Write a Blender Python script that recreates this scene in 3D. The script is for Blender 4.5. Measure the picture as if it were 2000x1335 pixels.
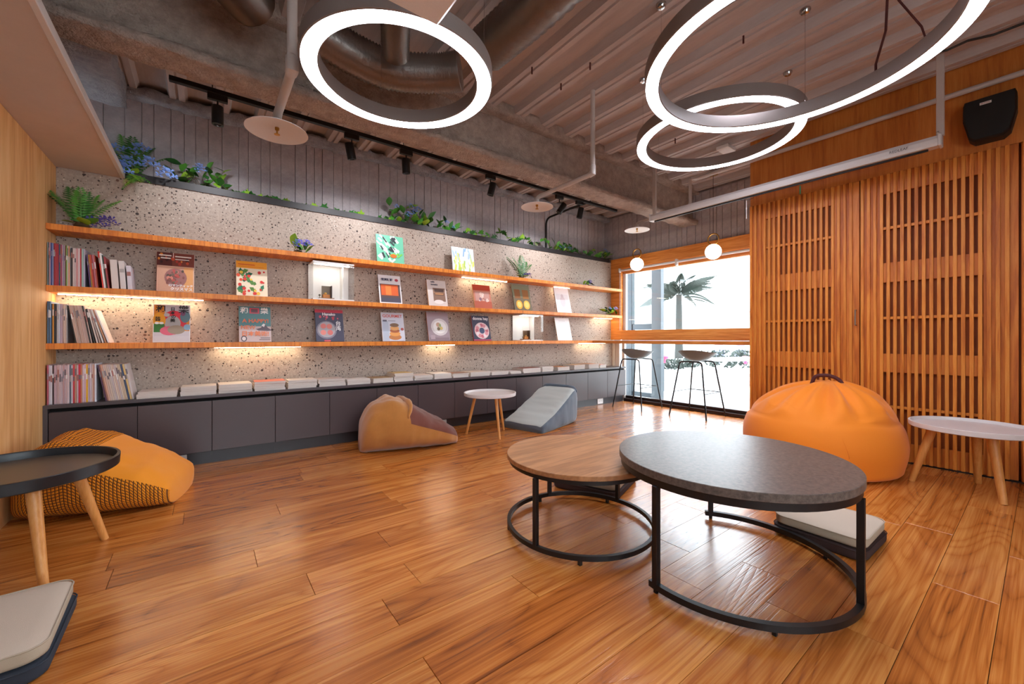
import bpy, math, random
from mathutils import Vector, Matrix, noise as mnoise
import numpy as np

# ------------------------------------------------------------------ clear
for o in list(bpy.data.objects):
    bpy.data.objects.remove(o, do_unlink=True)
scene = bpy.context.scene
COL = scene.collection
PI = math.pi
rng = random.Random(7)

# ------------------------------------------------------------------ camera
FPX, V0, EYE = 790.0, 660.0, 1.0          # focal length and horizon in photo pixels, eye height in m
HEAD = math.atan2(1040, FPX)
cam = bpy.data.cameras.new('camera')
cam.sensor_width = 36.0
cam.lens = FPX / 2000 * 36
cam.shift_y = (V0 - 667.5) / 2000
cam.clip_start = 0.02
cam_o = bpy.data.objects.new('camera', cam)
COL.objects.link(cam_o)
cam_o.location = (0, 0, EYE)
cam_o.rotation_euler = (PI / 2, 0, HEAD - PI / 2)
scene.camera = cam_o

# ------------------------------------------------------------------ world, exposure
world = bpy.data.worlds.new('world')
scene.world = world
world.use_nodes = True
bg = world.node_tree.nodes['Background']
bg.inputs['Color'].default_value = (0.85, 0.925, 1.0, 1)
bg.inputs['Strength'].default_value = 8.5
vs = scene.view_settings
vs.view_transform = 'Standard'
vs.look = 'None'
vs.exposure = 0.34
vs.gamma = 1.0
vs.use_curve_mapping = False
RING_POWER = 30.0
LED_POWER = 36.0
SPOT_POWER = 26.0
# pixel -> point helpers (photo taken as 2000 x 1335)
_F = Vector((math.cos(HEAD), math.sin(HEAD)))
_R = Vector((math.sin(HEAD), -math.cos(HEAD)))
def ray(u, v):
    d = _F + _R * ((u - 1000) / FPX)
    return Vector((d.x, d.y, (V0 - v) / FPX))
def onx(u, v, x):
    d = ray(u, v); return Vector((0, 0, EYE)) + d * (x / d.x)
def ony(u, v, y):
    d = ray(u, v); return Vector((0, 0, EYE)) + d * (y / d.y)
def onz(u, v, z):
    d = ray(u, v); return Vector((0, 0, EYE)) + d * ((z - EYE) / d.z)

# ------------------------------------------------------------------ materials
def srgb(h):
    if isinstance(h, str):
        h = h.lstrip('#'); c = [int(h[i:i + 2], 16) / 255 for i in (0, 2, 4)]
    else:
        c = [x / 255 for x in h]
    return tuple(x / 12.92 if x <= 0.04045 else ((x + 0.055) / 1.055) ** 2.4 for x in c) + (1.0,)
def new_mat(name):
    m = bpy.data.materials.new(name); m.use_nodes = True
    return m, m.node_tree.nodes, m.node_tree.links, m.node_tree.nodes['Principled BSDF']
_cache = {}
def plain(name, col, rough=0.5, metal=0.0, spec=0.5, bump=0.0, bscale=200.0, coat=0.0, sheen=0.0, emit=0.0):
    if name in _cache: return _cache[name]
    m, N, L, b = new_mat(name)
    c = srgb(col)
    b.inputs['Base Color'].default_value = c
    b.inputs['Roughness'].default_value = rough
    b.inputs['Metallic'].default_value = metal
    b.inputs['Specular IOR Level'].default_value = spec
    b.inputs['Coat Weight'].default_value = coat
    b.inputs['Sheen Weight'].default_value = sheen
    if emit:
        b.inputs['Emission Color'].default_value = c
        b.inputs['Emission Strength'].default_value = emit
    tc = N.new('ShaderNodeTexCoord')
    n = N.new('ShaderNodeTexNoise'); n.inputs['Scale'].default_value = bscale; n.inputs['Detail'].default_value = 4
    L.new(tc.outputs['Object'], n.inputs['Vector'])
    rmp = N.new('ShaderNodeMix'); rmp.data_type = 'RGBA'; rmp.blend_type = 'MULTIPLY'
    rmp.inputs[0].default_value = 0.12
    rmp.inputs[6].default_value = c
    L.new(n.outputs['Fac'], rmp.inputs[7])
    L.new(rmp.outputs[2], b.inputs['Base Color'])
    if bump:
        bp = N.new('ShaderNodeBump'); bp.inputs['Strength'].default_value = bump; bp.inputs['Distance'].default_value = 0.003
        L.new(n.outputs['Fac'], bp.inputs['Height']); L.new(bp.outputs['Normal'], b.inputs['Normal'])
    _cache[name] = m
    return m
def emission(name, col, strength):
    if name in _cache: return _cache[name]
    m, N, L, b = new_mat(name)
    b.inputs['Base Color'].default_value = (0.8, 0.8, 0.8, 1)
    b.inputs['Emission Color'].default_value = srgb(col)
    b.inputs['Emission Strength'].default_value = strength
    _cache[name] = m
    return m
def coords(N, L, rand=True):
    tc = N.new('ShaderNodeTexCoord')
    if not rand: return tc.outputs['Object']
    oi = N.new('ShaderNodeObjectInfo')
    mul = N.new('ShaderNodeMath'); mul.operation = 'MULTIPLY'; mul.inputs[1].default_value = 37.0
    L.new(oi.outputs['Random'], mul.inputs[0])
    add = N.new('ShaderNodeVectorMath'); add.operation = 'ADD'
    L.new(tc.outputs['Object'], add.inputs[0]); L.new(mul.outputs[0], add.inputs[1])
    return add.outputs[0]
def ramp(N, stops):
    r = N.new('ShaderNodeValToRGB')
    e = r.color_ramp.elements
    while len(e) < len(stops): e.new(0.5)
    for i, (p, c) in enumerate(stops):
        e[i].position = p; e[i].color = srgb(c)
    return r
def wood(name, stops, stretch, rough=0.45, rings=9.0, ringmix=0.45, var=0.12, bump=0.15, coat=0.0, rand=True, spec=0.5, fine=7.0):
    """stops: colour ramp; stretch: mapping scale, small along the grain."""
    m, N, L, b = new_mat(name)
    v = coords(N, L, rand)
    mp = N.new('ShaderNodeMapping'); mp.inputs['Scale'].default_value = stretch
    L.new(v, mp.inputs['Vector'])
    n1 = N.new('ShaderNodeTexNoise'); n1.inputs['Scale'].default_value = 1.0; n1.inputs['Detail'].default_value = 3; n1.inputs['Distortion'].default_value = 0.4
    L.new(mp.outputs[0], n1.inputs['Vector'])
    mu = N.new('ShaderNodeMath'); mu.operation = 'MULTIPLY'; mu.inputs[1].default_value = rings * 6.28
    L.new(n1.outputs['Fac'], mu.inputs[0])
    si = N.new('ShaderNodeMath'); si.operation = 'SINE'; L.new(mu.outputs[0], si.inputs[0])
    mr = N.new('ShaderNodeMapRange'); mr.inputs[1].default_value = -1; mr.inputs[2].default_value = 1
    L.new(si.outputs[0], mr.inputs[0])
    n2 = N.new('ShaderNodeTexNoise'); n2.inputs['Scale'].default_value = fine; n2.inputs['Detail'].default_value = 6; n2.inputs['Roughness'].default_value = 0.65
    L.new(mp.outputs[0], n2.inputs['Vector'])
    mx = N.new('ShaderNodeMix'); mx.inputs[0].default_value = ringmix
    L.new(n2.outputs['Fac'], mx.inputs[2]); L.new(mr.outputs[0], mx.inputs[3])
    r = ramp(N, stops); L.new(mx.outputs[0], r.inputs['Fac'])
    out = r.outputs['Color']
    if rand and var:
        oi = N.new('ShaderNodeObjectInfo')
        hs = N.new('ShaderNodeHueSaturation')
        m2 = N.new('ShaderNodeMapRange'); m2.inputs[3].default_value = 1 - var; m2.inputs[4].default_value = 1 + var
        L.new(oi.outputs['Random'], m2.inputs[0]); L.new(m2.outputs[0], hs.inputs['Value'])
        L.new(out, hs.inputs['Color']); out = hs.outputs['Color']
    L.new(out, b.inputs['Base Color'])
    b.inputs['Roughness'].default_value = rough
    b.inputs['Coat Weight'].default_value = coat
    b.inputs['Coat Roughness'].default_value = 0.2
    b.inputs['Specular IOR Level'].default_value = spec
    bp = N.new('ShaderNodeBump'); bp.inputs['Strength'].default_value = bump; bp.inputs['Distance'].default_value = 0.002
    L.new(mx.outputs[0], bp.inputs['Height']); L.new(bp.outputs['Normal'], b.inputs['Normal'])
    return m
def rough_mineral(name, c1, c2, scale=6.0, bump=0.5, bscale=60.0, dist=0.01, rough=0.9):
    m, N, L, b = new_mat(name)
    v = coords(N, L, False)
    n = N.new('ShaderNodeTexNoise'); n.inputs['Scale'].default_value = scale; n.inputs['Detail'].default_value = 8; n.inputs['Roughness'].default_value = 0.7
    L.new(v, n.inputs['Vector'])
    r = ramp(N, [(0.3, c1), (0.7, c2)]); L.new(n.outputs['Fac'], r.inputs['Fac'])
    L.new(r.outputs['Color'], b.inputs['Base Color'])
    b.inputs['Roughness'].default_value = rough
    b.inputs['Specular IOR Level'].default_value = 0.2
    n2 = N.new('ShaderNodeTexNoise'); n2.inputs['Scale'].default_value = bscale; n2.inputs['Detail'].default_value = 6
    L.new(v, n2.inputs['Vector'])
    bp = N.new('ShaderNodeBump'); bp.inputs['Strength'].default_value = bump; bp.inputs['Distance'].default_value = dist
    L.new(n2.outputs['Fac'], bp.inputs['Height']); L.new(bp.outputs['Normal'], b.inputs['Normal'])
    return m
def terrazzo(name):
    m, N, L, b = new_mat(name)
    v = coords(N, L, False)
    n = N.new('ShaderNodeTexNoise'); n.inputs['Scale'].default_value = 60; n.inputs['Detail'].default_value = 5
    L.new(v, n.inputs['Vector'])
    base = ramp(N, [(0.3, '#97887c'), (0.7, '#b3a395')]); L.new(n.outputs['Fac'], base.inputs['Fac'])
    out = base.outputs['Color']
    for scale, thr, pres, stops in ((38, 0.25, 0.66, [(0.0, '#3a2b26'), (0.45, '#6a4f42'), (0.7, '#2a2424'), (0.93, '#d0c6bb')]),
                                    (80, 0.28, 0.50, [(0.0, '#4b3b34'), (0.4, '#8a7566'), (0.72, '#cfc5ba'), (0.86, '#332c2b')])):
        vo = N.new('ShaderNodeTexVoronoi'); vo.inputs['Scale'].default_value = scale
        L.new(v, vo.inputs['Vector'])
        sp = N.new('ShaderNodeSeparateColor'); L.new(vo.outputs['Color'], sp.inputs[0])
        lt = N.new('ShaderNodeMath'); lt.operation = 'LESS_THAN'
        th = N.new('ShaderNodeMath'); th.operation = 'MULTIPLY'; th.inputs[1].default_value = thr * 1.6
        L.new(sp.outputs[2], th.inputs[0])
        L.new(vo.outputs['Distance'], lt.inputs[0]); L.new(th.outputs[0], lt.inputs[1])
        gt = N.new('ShaderNodeMath'); gt.operation = 'GREATER_THAN'; gt.inputs[1].default_value = pres
        L.new(sp.outputs[0], gt.inputs[0])
        mu = N.new('ShaderNodeMath'); mu.operation = 'MULTIPLY'
        L.new(lt.outputs[0], mu.inputs[0]); L.new(gt.outputs[0], mu.inputs[1])
        cr = ramp(N, stops); cr.color_ramp.interpolation = 'CONSTANT'
        L.new(sp.outputs[1], cr.inputs['Fac'])
        mx = N.new('ShaderNodeMix'); mx.data_type = 'RGBA'
        L.new(mu.outputs[0], mx.inputs[0]); L.new(out, mx.inputs[6]); L.new(cr.outputs['Color'], mx.inputs[7])
        out = mx.outputs[2]
    L.new(out, b.inputs['Base Color'])
    b.inputs['Roughness'].default_value = 0.6
    return m
def glass_pane(name, tint=(0.96, 0.98, 0.98, 1), refl=0.06):
    m, N, L, b = new_mat(name)
    N.remove(b)
    t = N.new('ShaderNodeBsdfTransparent'); t.inputs[0].default_value = tint
    g = N.new('ShaderNodeBsdfGlossy'); g.inputs['Roughness'].default_value = 0.02
    lw = N.new('ShaderNodeLayerWeight'); lw.inputs['Blend'].default_value = 0.5
    pw = N.new('ShaderNodeMath'); pw.operation = 'POWER'; pw.inputs[1].default_value = 4.0
    L.new(lw.outputs['Facing'], pw.inputs[0])
    ma = N.new('ShaderNodeMath'); ma.operation = 'MULTIPLY_ADD'; ma.inputs[1].default_value = 0.5; ma.inputs[2].default_value = 0.03
    L.new(pw.outputs[0], ma.inputs[0])
    mx = N.new('ShaderNodeMixShader')
    L.new(ma.outputs[0], mx.inputs[0]); L.new(t.outputs[0], mx.inputs[1]); L.new(g.outputs[0], mx.inputs[2])
    L.new(mx.outputs[0], N['Material Output'].inputs[0])
    return m
def grid_fabric(name, c1, c2, pitch):
    """small raised squares with dark lines, drawn in the mesh's own UV (metres)."""
    m, N, L, b = new_mat(name)
    uv = N.new('ShaderNodeUVMap'); uv.uv_map = 'UVMap'
    sp = N.new('ShaderNodeSeparateXYZ'); L.new(uv.outputs[0], sp.inputs[0])
    tri = []
    for i in (0, 1):
        mu = N.new('ShaderNodeMath'); mu.operation = 'MULTIPLY'; mu.inputs[1].default_value = PI / pitch
        L.new(sp.outputs[i], mu.inputs[0])
        si = N.new('ShaderNodeMath'); si.operation = 'SINE'; L.new(mu.outputs[0], si.inputs[0])
        ab = N.new('ShaderNodeMath'); ab.operation = 'ABSOLUTE'; L.new(si.outputs[0], ab.inputs[0])
        tri.append(ab.outputs[0])
    mn = N.new('ShaderNodeMath'); mn.operation = 'MINIMUM'; L.new(tri[0], mn.inputs[0]); L.new(tri[1], mn.inputs[1])
    r = ramp(N, [(0.2, c2), (0.55, c1)]); L.new(mn.outputs[0], r.inputs['Fac'])
    L.new(r.outputs['Color'], b.inputs['Base Color'])
    b.inputs['Roughness'].default_value = 0.9
    bp = N.new('ShaderNodeBump'); bp.inputs['Strength'].default_value = 0.8; bp.inputs['Distance'].default_value = 0.006
    L.new(mn.outputs[0], bp.inputs['Height']); L.new(bp.outputs['Normal'], b.inputs['Normal'])
    return m

def floor_planks(name):
    """oak-look planks: long fine pores, cathedral rings, tone drift; pores are embossed"""
    m, N, L, b = new_mat(name)
    v = coords(N, L, True)
    def noise(sc, scale, detail, rough=0.5, dist=0.0):
        mp = N.new('ShaderNodeMapping'); mp.inputs['Scale'].default_value = sc; L.new(v, mp.inputs['Vector'])
        n = N.new('ShaderNodeTexNoise'); n.inputs['Scale'].default_value = scale; n.inputs['Detail'].default_value = detail
        n.inputs['Roughness'].default_value = rough; n.inputs['Distortion'].default_value = dist
        L.new(mp.outputs[0], n.inputs['Vector']); return n.outputs['Fac']
    def math_(op, a, b_=None, c=None):
        n = N.new('ShaderNodeMath'); n.operation = op
        for k, x in enumerate((a, b_, c)):
            if x is None: continue
            if isinstance(x, (int, float)): n.inputs[k].default_value = x
            else: L.new(x, n.inputs[k])
        return n.outputs[0]
    pores = noise((1.6, 130, 1), 1.0, 3, 0.6)
    mid = noise((0.9, 26, 1), 1.0, 4, 0.6)
    tone = noise((0.5, 3.0, 1), 1.0, 2)
    field = noise((0.75, 4.2, 1), 1.0, 1.5, 0.4, 0.3)
    ring = math_('ABSOLUTE', math_('SINE', math_('MULTIPLY', field, 48.0)))
    ring = math_('POWER', ring, 0.55)
    g = math_('MULTIPLY_ADD', pores, 0.34, math_('MULTIPLY_ADD', mid, 0.34, math_('MULTIPLY_ADD', tone, 0.28, math_('MULTIPLY_ADD', ring, 0.09, 0.04))))
    r = ramp(N, [(0.36, '#4c2208'), (0.47, '#8f4b18'), (0.56, '#b06426'), (0.72, '#d48f48')]); L.new(g, r.inputs['Fac'])
    oi = N.new('ShaderNodeObjectInfo'); hs = N.new('ShaderNodeHueSaturation')
    mr = N.new('ShaderNodeMapRange'); mr.inputs[3].default_value = 0.93; mr.inputs[4].default_value = 1.08
    L.new(oi.outputs['Random'], mr.inputs[0]); L.new(mr.outputs[0], hs.inputs['Value']); L.new(r.outputs['Color'], hs.inputs['Color'])
    L.new(hs.outputs['Color'], b.inputs['Base Color'])
    b.inputs['Roughness'].default_value = 0.26
    b.inputs['Specular IOR Level'].default_value = 0.6
    b.inputs['Coat Weight'].default_value = 0.5; b.inputs['Coat Roughness'].default_value = 0.16
    bp = N.new('ShaderNodeBump'); bp.inputs['Strength'].default_value = 0.5; bp.inputs['Distance'].default_value = 0.0012
    L.new(math_('ADD', pores, math_('MULTIPLY', ring, 0.5)), bp.inputs['Height'])
    L.new(bp.outputs['Normal'], b.inputs['Normal']); L.new(bp.outputs['Normal'], b.inputs['Coat Normal'])
    return m
M = {}
M['floor_wood'] = floor_planks('floor_wood')
M['sub'] = plain('underlay', '#3a2718', 0.8)
M['shelf_wood'] = wood('shelf_wood', [(0.15, '#ad5712'), (0.5, '#d87c1f'), (0.85, '#ec9a3a')], (26, 3, 1.5), rough=0.45, rings=3, ringmix=0.25, var=0.04)
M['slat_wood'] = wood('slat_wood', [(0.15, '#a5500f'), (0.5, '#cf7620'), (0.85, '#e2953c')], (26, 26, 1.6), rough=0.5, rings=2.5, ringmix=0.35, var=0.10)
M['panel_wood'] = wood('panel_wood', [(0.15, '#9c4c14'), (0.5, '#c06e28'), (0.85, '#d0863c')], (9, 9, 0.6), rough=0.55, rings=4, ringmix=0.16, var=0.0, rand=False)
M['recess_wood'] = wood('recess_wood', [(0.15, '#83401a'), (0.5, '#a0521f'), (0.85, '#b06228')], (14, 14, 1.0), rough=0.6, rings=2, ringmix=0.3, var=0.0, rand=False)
M['header_wood'] = wood('header_wood', [(0.15, '#c06a22'), (0.5, '#d98434'), (0.85, '#eaa052')], (6, 1.0, 18), rough=0.5, rings=4, ringmix=0.3, var=0.0, rand=False)
M['left_wood'] = wood('left_wood', [(0.15, '#c08650'), (0.5, '#d9a568'), (0.85, '#e8bf88')], (5, 5.5, 0.45), rough=0.6, rings=6, ringmix=0.28, var=0.0, rand=False)
M['table_wood'] = wood('table_wood', [(0.15, '#7a4e30'), (0.5, '#a06e46'), (0.85, '#b88458')], (1.2, 14, 8), rough=0.4, rings=4, ringmix=0.3, var=0.0, rand=False, bump=0.08)
M['leg_wood'] = wood('leg_wood', [(0.15, '#b9732f'), (0.5, '#d08c46'), (0.85, '#e0a566')], (22, 22, 2.0), rough=0.45, rings=2, ringmix=0.2, var=0.05)
M['terrazzo'] = terrazzo('terrazzo')
M['concrete'] = rough_mineral('board_concrete', '#8f878a', '#c9c0c1', 3.5, 0.35, 45, 0.006)
M['spray'] = rough_mineral('sprayed_fireproofing', '#93837a', '#bba89b', 14, 0.9, 70, 0.02)
M['spray_grey'] = rough_mineral('sprayed_grey', '#8a8a90', '#b0aeb2', 14, 0.9, 70, 0.02)
M['deck'] = rough_mineral('painted_deck', '#a99d99', '#c2b5af', 9, 0.12, 120, 0.002, rough=0.6)
M['soffit'] = rough_mineral('soffit_board', '#c2b3a9', '#cdbeb4', 2.5, 0.02, 80, 0.001, rough=0.7)
M['white_metal'] = plain('white_metal', '#d9d3d0', 0.4)
M['white_paint'] = plain('white_paint', '#e6e2df', 0.45)
M['pipe_paint'] = plain('pipe_paint', '#c3b7b0', 0.45)
M['lamp_shell'] = plain('lamp_shell', '#8d827e', 0.45, 0.2)
M['ring_glow'] = emission('ring_glow', '#eef1ff', RING_POWER)
M['led'] = emission('led_strip', '#ffe6c0', LED_POWER)
M['globe'] = emission('globe_glow', '#fff0dc', 4.0)
M['brass'] = plain('brass', '#b58a45', 0.3, 1.0)
M['black_metal'] = plain('black_metal', '#1c1a1b', 0.42, 0.3)
M['black_plastic'] = plain('black_plastic', '#131313', 0.55)
M['speaker_black'] = plain('speaker_black', '#0c0c0d', 0.75, bump=0.3, bscale=900)
M['chrome'] = plain('chrome', '#c8c8c8', 0.15, 1.0)
M['cabinet'] = plain('cabinet_laminate', '#4a3e40', 0.33)
M['cabinet_top'] = plain('cabinet_top', '#4a4144', 0.38)
M['dark'] = plain('dark_void', '#0d0c0c', 0.9)
M['toe'] = plain('toe_kick', '#2c292d', 0.35)
M['planter'] = plain('planter_dark', '#1d1719', 0.5)
M['stone_top'] = rough_mineral('stone_top', '#443c3a', '#73675e', 60, 0.4, 320, 0.001, rough=0.32)
M['tray_white'] = plain('tray_white', '#dcd3d0', 0.4)
M['tray_black'] = plain('tray_black', '#15171b', 0.38)
M['tray_inner'] = plain('tray_inner', '#5c5145', 0.35)
M['bean_orange'] = plain('bean_orange', '#f2860a', 0.75, bump=0.05, bscale=500, sheen=0.15)
M['bean_yellow'] = plain('bean_amber', '#f0930f', 0.8, bump=0.05, bscale=500, sheen=0.15)
M['knit'] = grid_fabric('amber_knit', '#f0930f', '#4a1d08', 0.017)
M['tan'] = plain('tan_suede', '#b5752f', 0.85, bump=0.08, bscale=60, sheen=0.4)
M['maroon'] = plain('maroon_fabric', '#6f3a2c', 0.85, sheen=0.2)
M['bean_grey'] = plain('pale_grey_fabric', '#b9c1be', 0.85, sheen=0.2)
M['bean_blue'] = plain('slate_fabric', '#56626f', 0.8, sheen=0.3)
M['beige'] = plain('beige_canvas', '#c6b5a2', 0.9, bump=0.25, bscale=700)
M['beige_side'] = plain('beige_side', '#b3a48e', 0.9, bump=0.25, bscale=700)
M['navy_cush'] = plain('navy_canvas', '#2a313c', 0.9, bump=0.25, bscale=700)
M['brown_cush'] = plain('brown_canvas', '#3a2724', 0.9, bump=0.25, bscale=700)
M['dark_red'] = plain('maroon_strap', '#4f1d1a', 0.8)
M['stool_shell'] = plain('stool_shell', '#7b888e', 0.5)
M['glass'] = glass_pane('window_glass')
M['acrylic'] = glass_pane('clear_acrylic', (0.97, 0.98, 0.98, 1))
M['alu'] = plain('grey_aluminium', '#343b41', 0.4, 0.4)
M['bronze'] = plain('bronze_track', '#3f302e', 0.4, 0.5)
M['foil'] = plain('duct_foil', '#857b75', 0.38, 0.8, bump=0.9, bscale=30)
M['paper'] = plain('paper_edges', '#d8cfc6', 0.8)
M['outlet'] = plain('outlet_white', '#e9e6e4', 0.4)
M['green'] = plain('leaf_green', '#4f9434', 0.5)
M['green2'] = plain('leaf_dark_green', '#2f6a2a', 0.5)
M['green3'] = plain('leaf_lime', '#93bf38', 0.5)
M['blue_flower'] = plain('blue_petals', '#7a9be0', 0.6)
M['violet'] = plain('violet_petals', '#5a55b8', 0.6)
M['stem'] = plain('stem_brown', '#4c3b22', 0.7)
M['ground_out'] = plain('terrace_floor', '#d6d6d4', 0.7)
M['palm_green'] = plain('palm_green', '#242f27', 0.6)
M['palm_trunk'] = plain('palm_trunk', '#30302d', 0.9)
M['out_white'] = plain('outdoor_white', '#e4e6e6', 0.7)
M['out_grey'] = plain('outdoor_grey', '#50585e', 0.6)
M['pink'] = plain('pink_paper', '#d8466f', 0.6)
M['tape'] = plain('green_tape', '#3fae7a', 0.5)
def ink(h):
    return plain('ink_' + h.lstrip('#'), h, 0.4)

# ------------------------------------------------------------------ mesh builder
class MB:
    def __init__(s):
        s.v = []; s.f = []; s.m = []; s.uv = None
    def add(s, verts, faces, mi=0):
        k = len(s.v); s.v.extend([tuple(p) for p in verts])
        for f in faces:
            s.f.append(tuple(i + k for i in f)); s.m.append(mi)
        return s
    def box(s, x0, x1, y0, y1, z0, z1, mi=0):
        return s.add([(x0, y0, z0), (x1, y0, z0), (x1, y1, z0), (x0, y1, z0), (x0, y0, z1), (x1, y0, z1), (x1, y1, z1), (x0, y1, z1)],
                     [(0, 3, 2, 1), (4, 5, 6, 7), (0, 1, 5, 4), (1, 2, 6, 5), (2, 3, 7, 6), (3, 0, 4, 7)], mi)
    def cbox(s, x0, x1, y0, y1, z0, z1, c=0.003, mi=0):
        """box with chamfered edges"""
        P = []
        for ax in range(3):
            for sg in (0, 1):
                for a in (0, 1):
                    for b_ in (0, 1):
                        lo = [x0, y0, z0]; hi = [x1, y1, z1]
                        p = [0, 0, 0]; o1, o2 = [i for i in range(3) if i != ax]
                        p[ax] = hi[ax] if sg else lo[ax]
                        p[o1] = hi[o1] - c if a else lo[o1] + c
                        p[o2] = hi[o2] - c if b_ else lo[o2] + c
                        P.append(tuple(p))
        idx = lambda ax, sg, a, b_: ax * 8 + sg * 4 + a * 2 + b_
        F = []
        for ax in range(3):
            for sg in (0, 1):
                F.append((idx(ax, sg, 0, 0), idx(ax, sg, 1, 0), idx(ax, sg, 1, 1), idx(ax, sg, 0, 1)))
        # edges between faces of two axes
        def fv(ax, sg, other, osg, third, tsg):
            o1, o2 = [i for i in range(3) if i != ax]
            d = {other: osg, third: tsg}
            return idx(ax, sg, d[o1], d[o2])
        for a1 in range(3):
            for a2 in range(a1 + 1, 3):
                a3 = 3 - a1 - a2
                for s1 in (0, 1):
                    for s2 in (0, 1):
                        F.append((fv(a1, s1, a2, s2, a3, 0), fv(a1, s1, a2, s2, a3, 1), fv(a2, s2, a1, s1, a3, 1), fv(a2, s2, a1, s1, a3, 0)))
        for sx in (0, 1):
            for sy in (0, 1):
                for sz in (0, 1):
                    F.append((fv(0, sx, 1, sy, 2, sz), fv(1, sy, 0, sx, 2, sz), fv(2, sz, 0, sx, 1, sy)))
        cx, cy, cz = (x0 + x1) / 2, (y0 + y1) / 2, (z0 + z1) / 2
        FF = []
        for f in F:
            p = [Vector(P[i]) for i in f]
            nrm = (p[1] - p[0]).cross(p[2] - p[0]); ctr = sum(p, Vector()) / len(p) - Vector((cx, cy, cz))
            FF.append(f if nrm.dot(ctr) > 0 else tuple(reversed(f)))
        return s.add(P, FF, mi)
    def tube(s, path, rad, n=10, mi=0, caps=True, closed=False):
        path = [Vector(p) for p in path]
        R_ = rad if isinstance(rad, (list, tuple)) else [rad] * len(path)
        k = len(path); rings = []
        up = Vector((0, 0, 1)); prev = None
        for i, p in enumerate(path):
            if closed: t = path[(i + 1) % k] - path[i - 1]
            else: t = path[min(i + 1, k - 1)] - path[max(i - 1, 0)]
            if t.length < 1e-9: t = Vector((0, 0, 1))
            t.normalize()
            if prev is None:
                ref = up if abs(t.z) < 0.9 else Vector((1, 0, 0))
                a = ref.cross(t).normalized()
            else:
                a = prev - t * prev.dot(t)
                a = a.normalized() if a.length > 1e-6 else up.cross(t).normalized()
            prev = a; b_ = t.cross(a)
            rings.append([p + (a * math.cos(2 * PI * j / n) + b_ * math.sin(2 * PI * j / n)) * R_[i] for j in range(n)])
        V = [q for r in rings for q in r]; F = []
        for i in range(k if closed else k - 1):
            i2 = (i + 1) % k
            for j in range(n):
                F.append((i * n + j, i * n + (j + 1) % n, i2 * n + (j + 1) % n, i2 * n + j))
        if caps and not closed:
            F.append(tuple(reversed(range(n)))); F.append(tuple((k - 1) * n + j for j in range(n)))
        return s.add(V, F, mi)
    def lathe(s, prof, n=32, c=(0, 0, 0), mi=0, cap_bottom=False, cap_top=False, loop=False):
        V = []; F = []; k = len(prof)
        for r, z in prof:
            for j in range(n):
                a = 2 * PI * j / n
                V.append((c[0] + r * math.cos(a), c[1] + r * math.sin(a), c[2] + z))
        for i in range(k if loop else k - 1):
            i2 = (i + 1) % k
            for j in range(n):
                F.append((i * n + j, i * n + (j + 1) % n, i2 * n + (j + 1) % n, i2 * n + j))
        if cap_bottom: F.append(tuple(reversed(range(n))))
        if cap_top: F.append(tuple((k - 1) * n + j for j in range(n)))
        return s.add(V, F, mi)
    def build(s, name, mats, parent=None, loc=None, rot=None, smooth=False, angle=35):
        me = bpy.data.meshes.new(name)
        me.from_pydata(s.v, [], s.f)
        for m in (mats if isinstance(mats, (list, tuple)) else [mats]): me.materials.append(m)
        me.polygons.foreach_set('material_index', s.m)
        if s.uv is not None:
            ul = me.uv_layers.new(name='UVMap')
            for lp in me.loops: ul.data[lp.index].uv = s.uv[lp.vertex_index]
        me.validate(); me.update()
        if smooth:
            me.polygons.foreach_set('use_smooth', [True] * len(me.polygons))
            if angle < 180: me.set_sharp_from_angle(angle=math.radians(angle))
        o = bpy.data.objects.new(name, me); COL.objects.link(o)
        if parent is not None: o.parent = parent
        if loc is not None: o.location = loc
        if rot is not None: o.rotation_euler = rot
        return o
def tag(o, label, cat, group=None, kind=None):
    o['label'] = label; o['category'] = cat
    if group: o['group'] = group
    if kind: o['kind'] = kind
    return o
def thing(name, label, cat, loc=(0, 0, 0), rz=0.0, group=None, kind=None):
    o = bpy.data.objects.new(name, None); COL.objects.link(o)
    o.empty_display_size = 0.05
    o.location = loc; o.rotation_euler = (0, 0, rz)
    return tag(o, label, cat, group, kind)
def inst(src, parent=None, loc=(0, 0, 0), rot=(0, 0, 0), scale=(1, 1, 1), name=None):
    o = src.copy(); COL.objects.link(o)
    if name: o.name = name
    o.parent = parent; o.location = loc; o.rotation_euler = rot; o.scale = scale
    return o
def clone(root, loc, rz=None, label=None, group=None):
    r = root.copy(); COL.objects.link(r); r.location = loc
    if rz is not None: r.rotation_euler = (0, 0, rz)
    if label: r['label'] = label
    if group: r['group'] = group
    for ch in list(root.children):
        c = ch.copy(); COL.objects.link(c); c.parent = r
        for g in list(ch.children):
            d = g.copy(); COL.objects.link(d); d.parent = c
    return r
def text_mesh(body, size, mat_, parent, loc, rot, name='lettering', extr=0.0004, bold=0.0, align='CENTER'):
    cu = bpy.data.curves.new('txt', 'FONT'); cu.body = body; cu.size = size; cu.align_x = align; cu.align_y = 'CENTER'
    cu.extrude = extr; cu.offset = bold; cu.resolution_u = 3
    t = bpy.data.objects.new('txt', cu); COL.objects.link(t)
    dg = bpy.context.evaluated_depsgraph_get()
    me = bpy.data.meshes.new_from_object(t.evaluated_get(dg))
    bpy.data.objects.remove(t, do_unlink=True); bpy.data.curves.remove(cu)
    me.materials.clear(); me.materials.append(mat_); me.name = name
    o = bpy.data.objects.new(name, me); COL.objects.link(o)
    o.parent = parent; o.location = loc; o.rotation_euler = rot
    return o
_ones = ['', 'first', 'second', 'third', 'fourth', 'fifth', 'sixth', 'seventh', 'eighth', 'ninth']
ORD = _ones[1:] + ['tenth', 'eleventh', 'twelfth', 'thirteenth', 'fourteenth', 'fifteenth', 'sixteenth', 'seventeenth', 'eighteenth', 'nineteenth']
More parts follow.
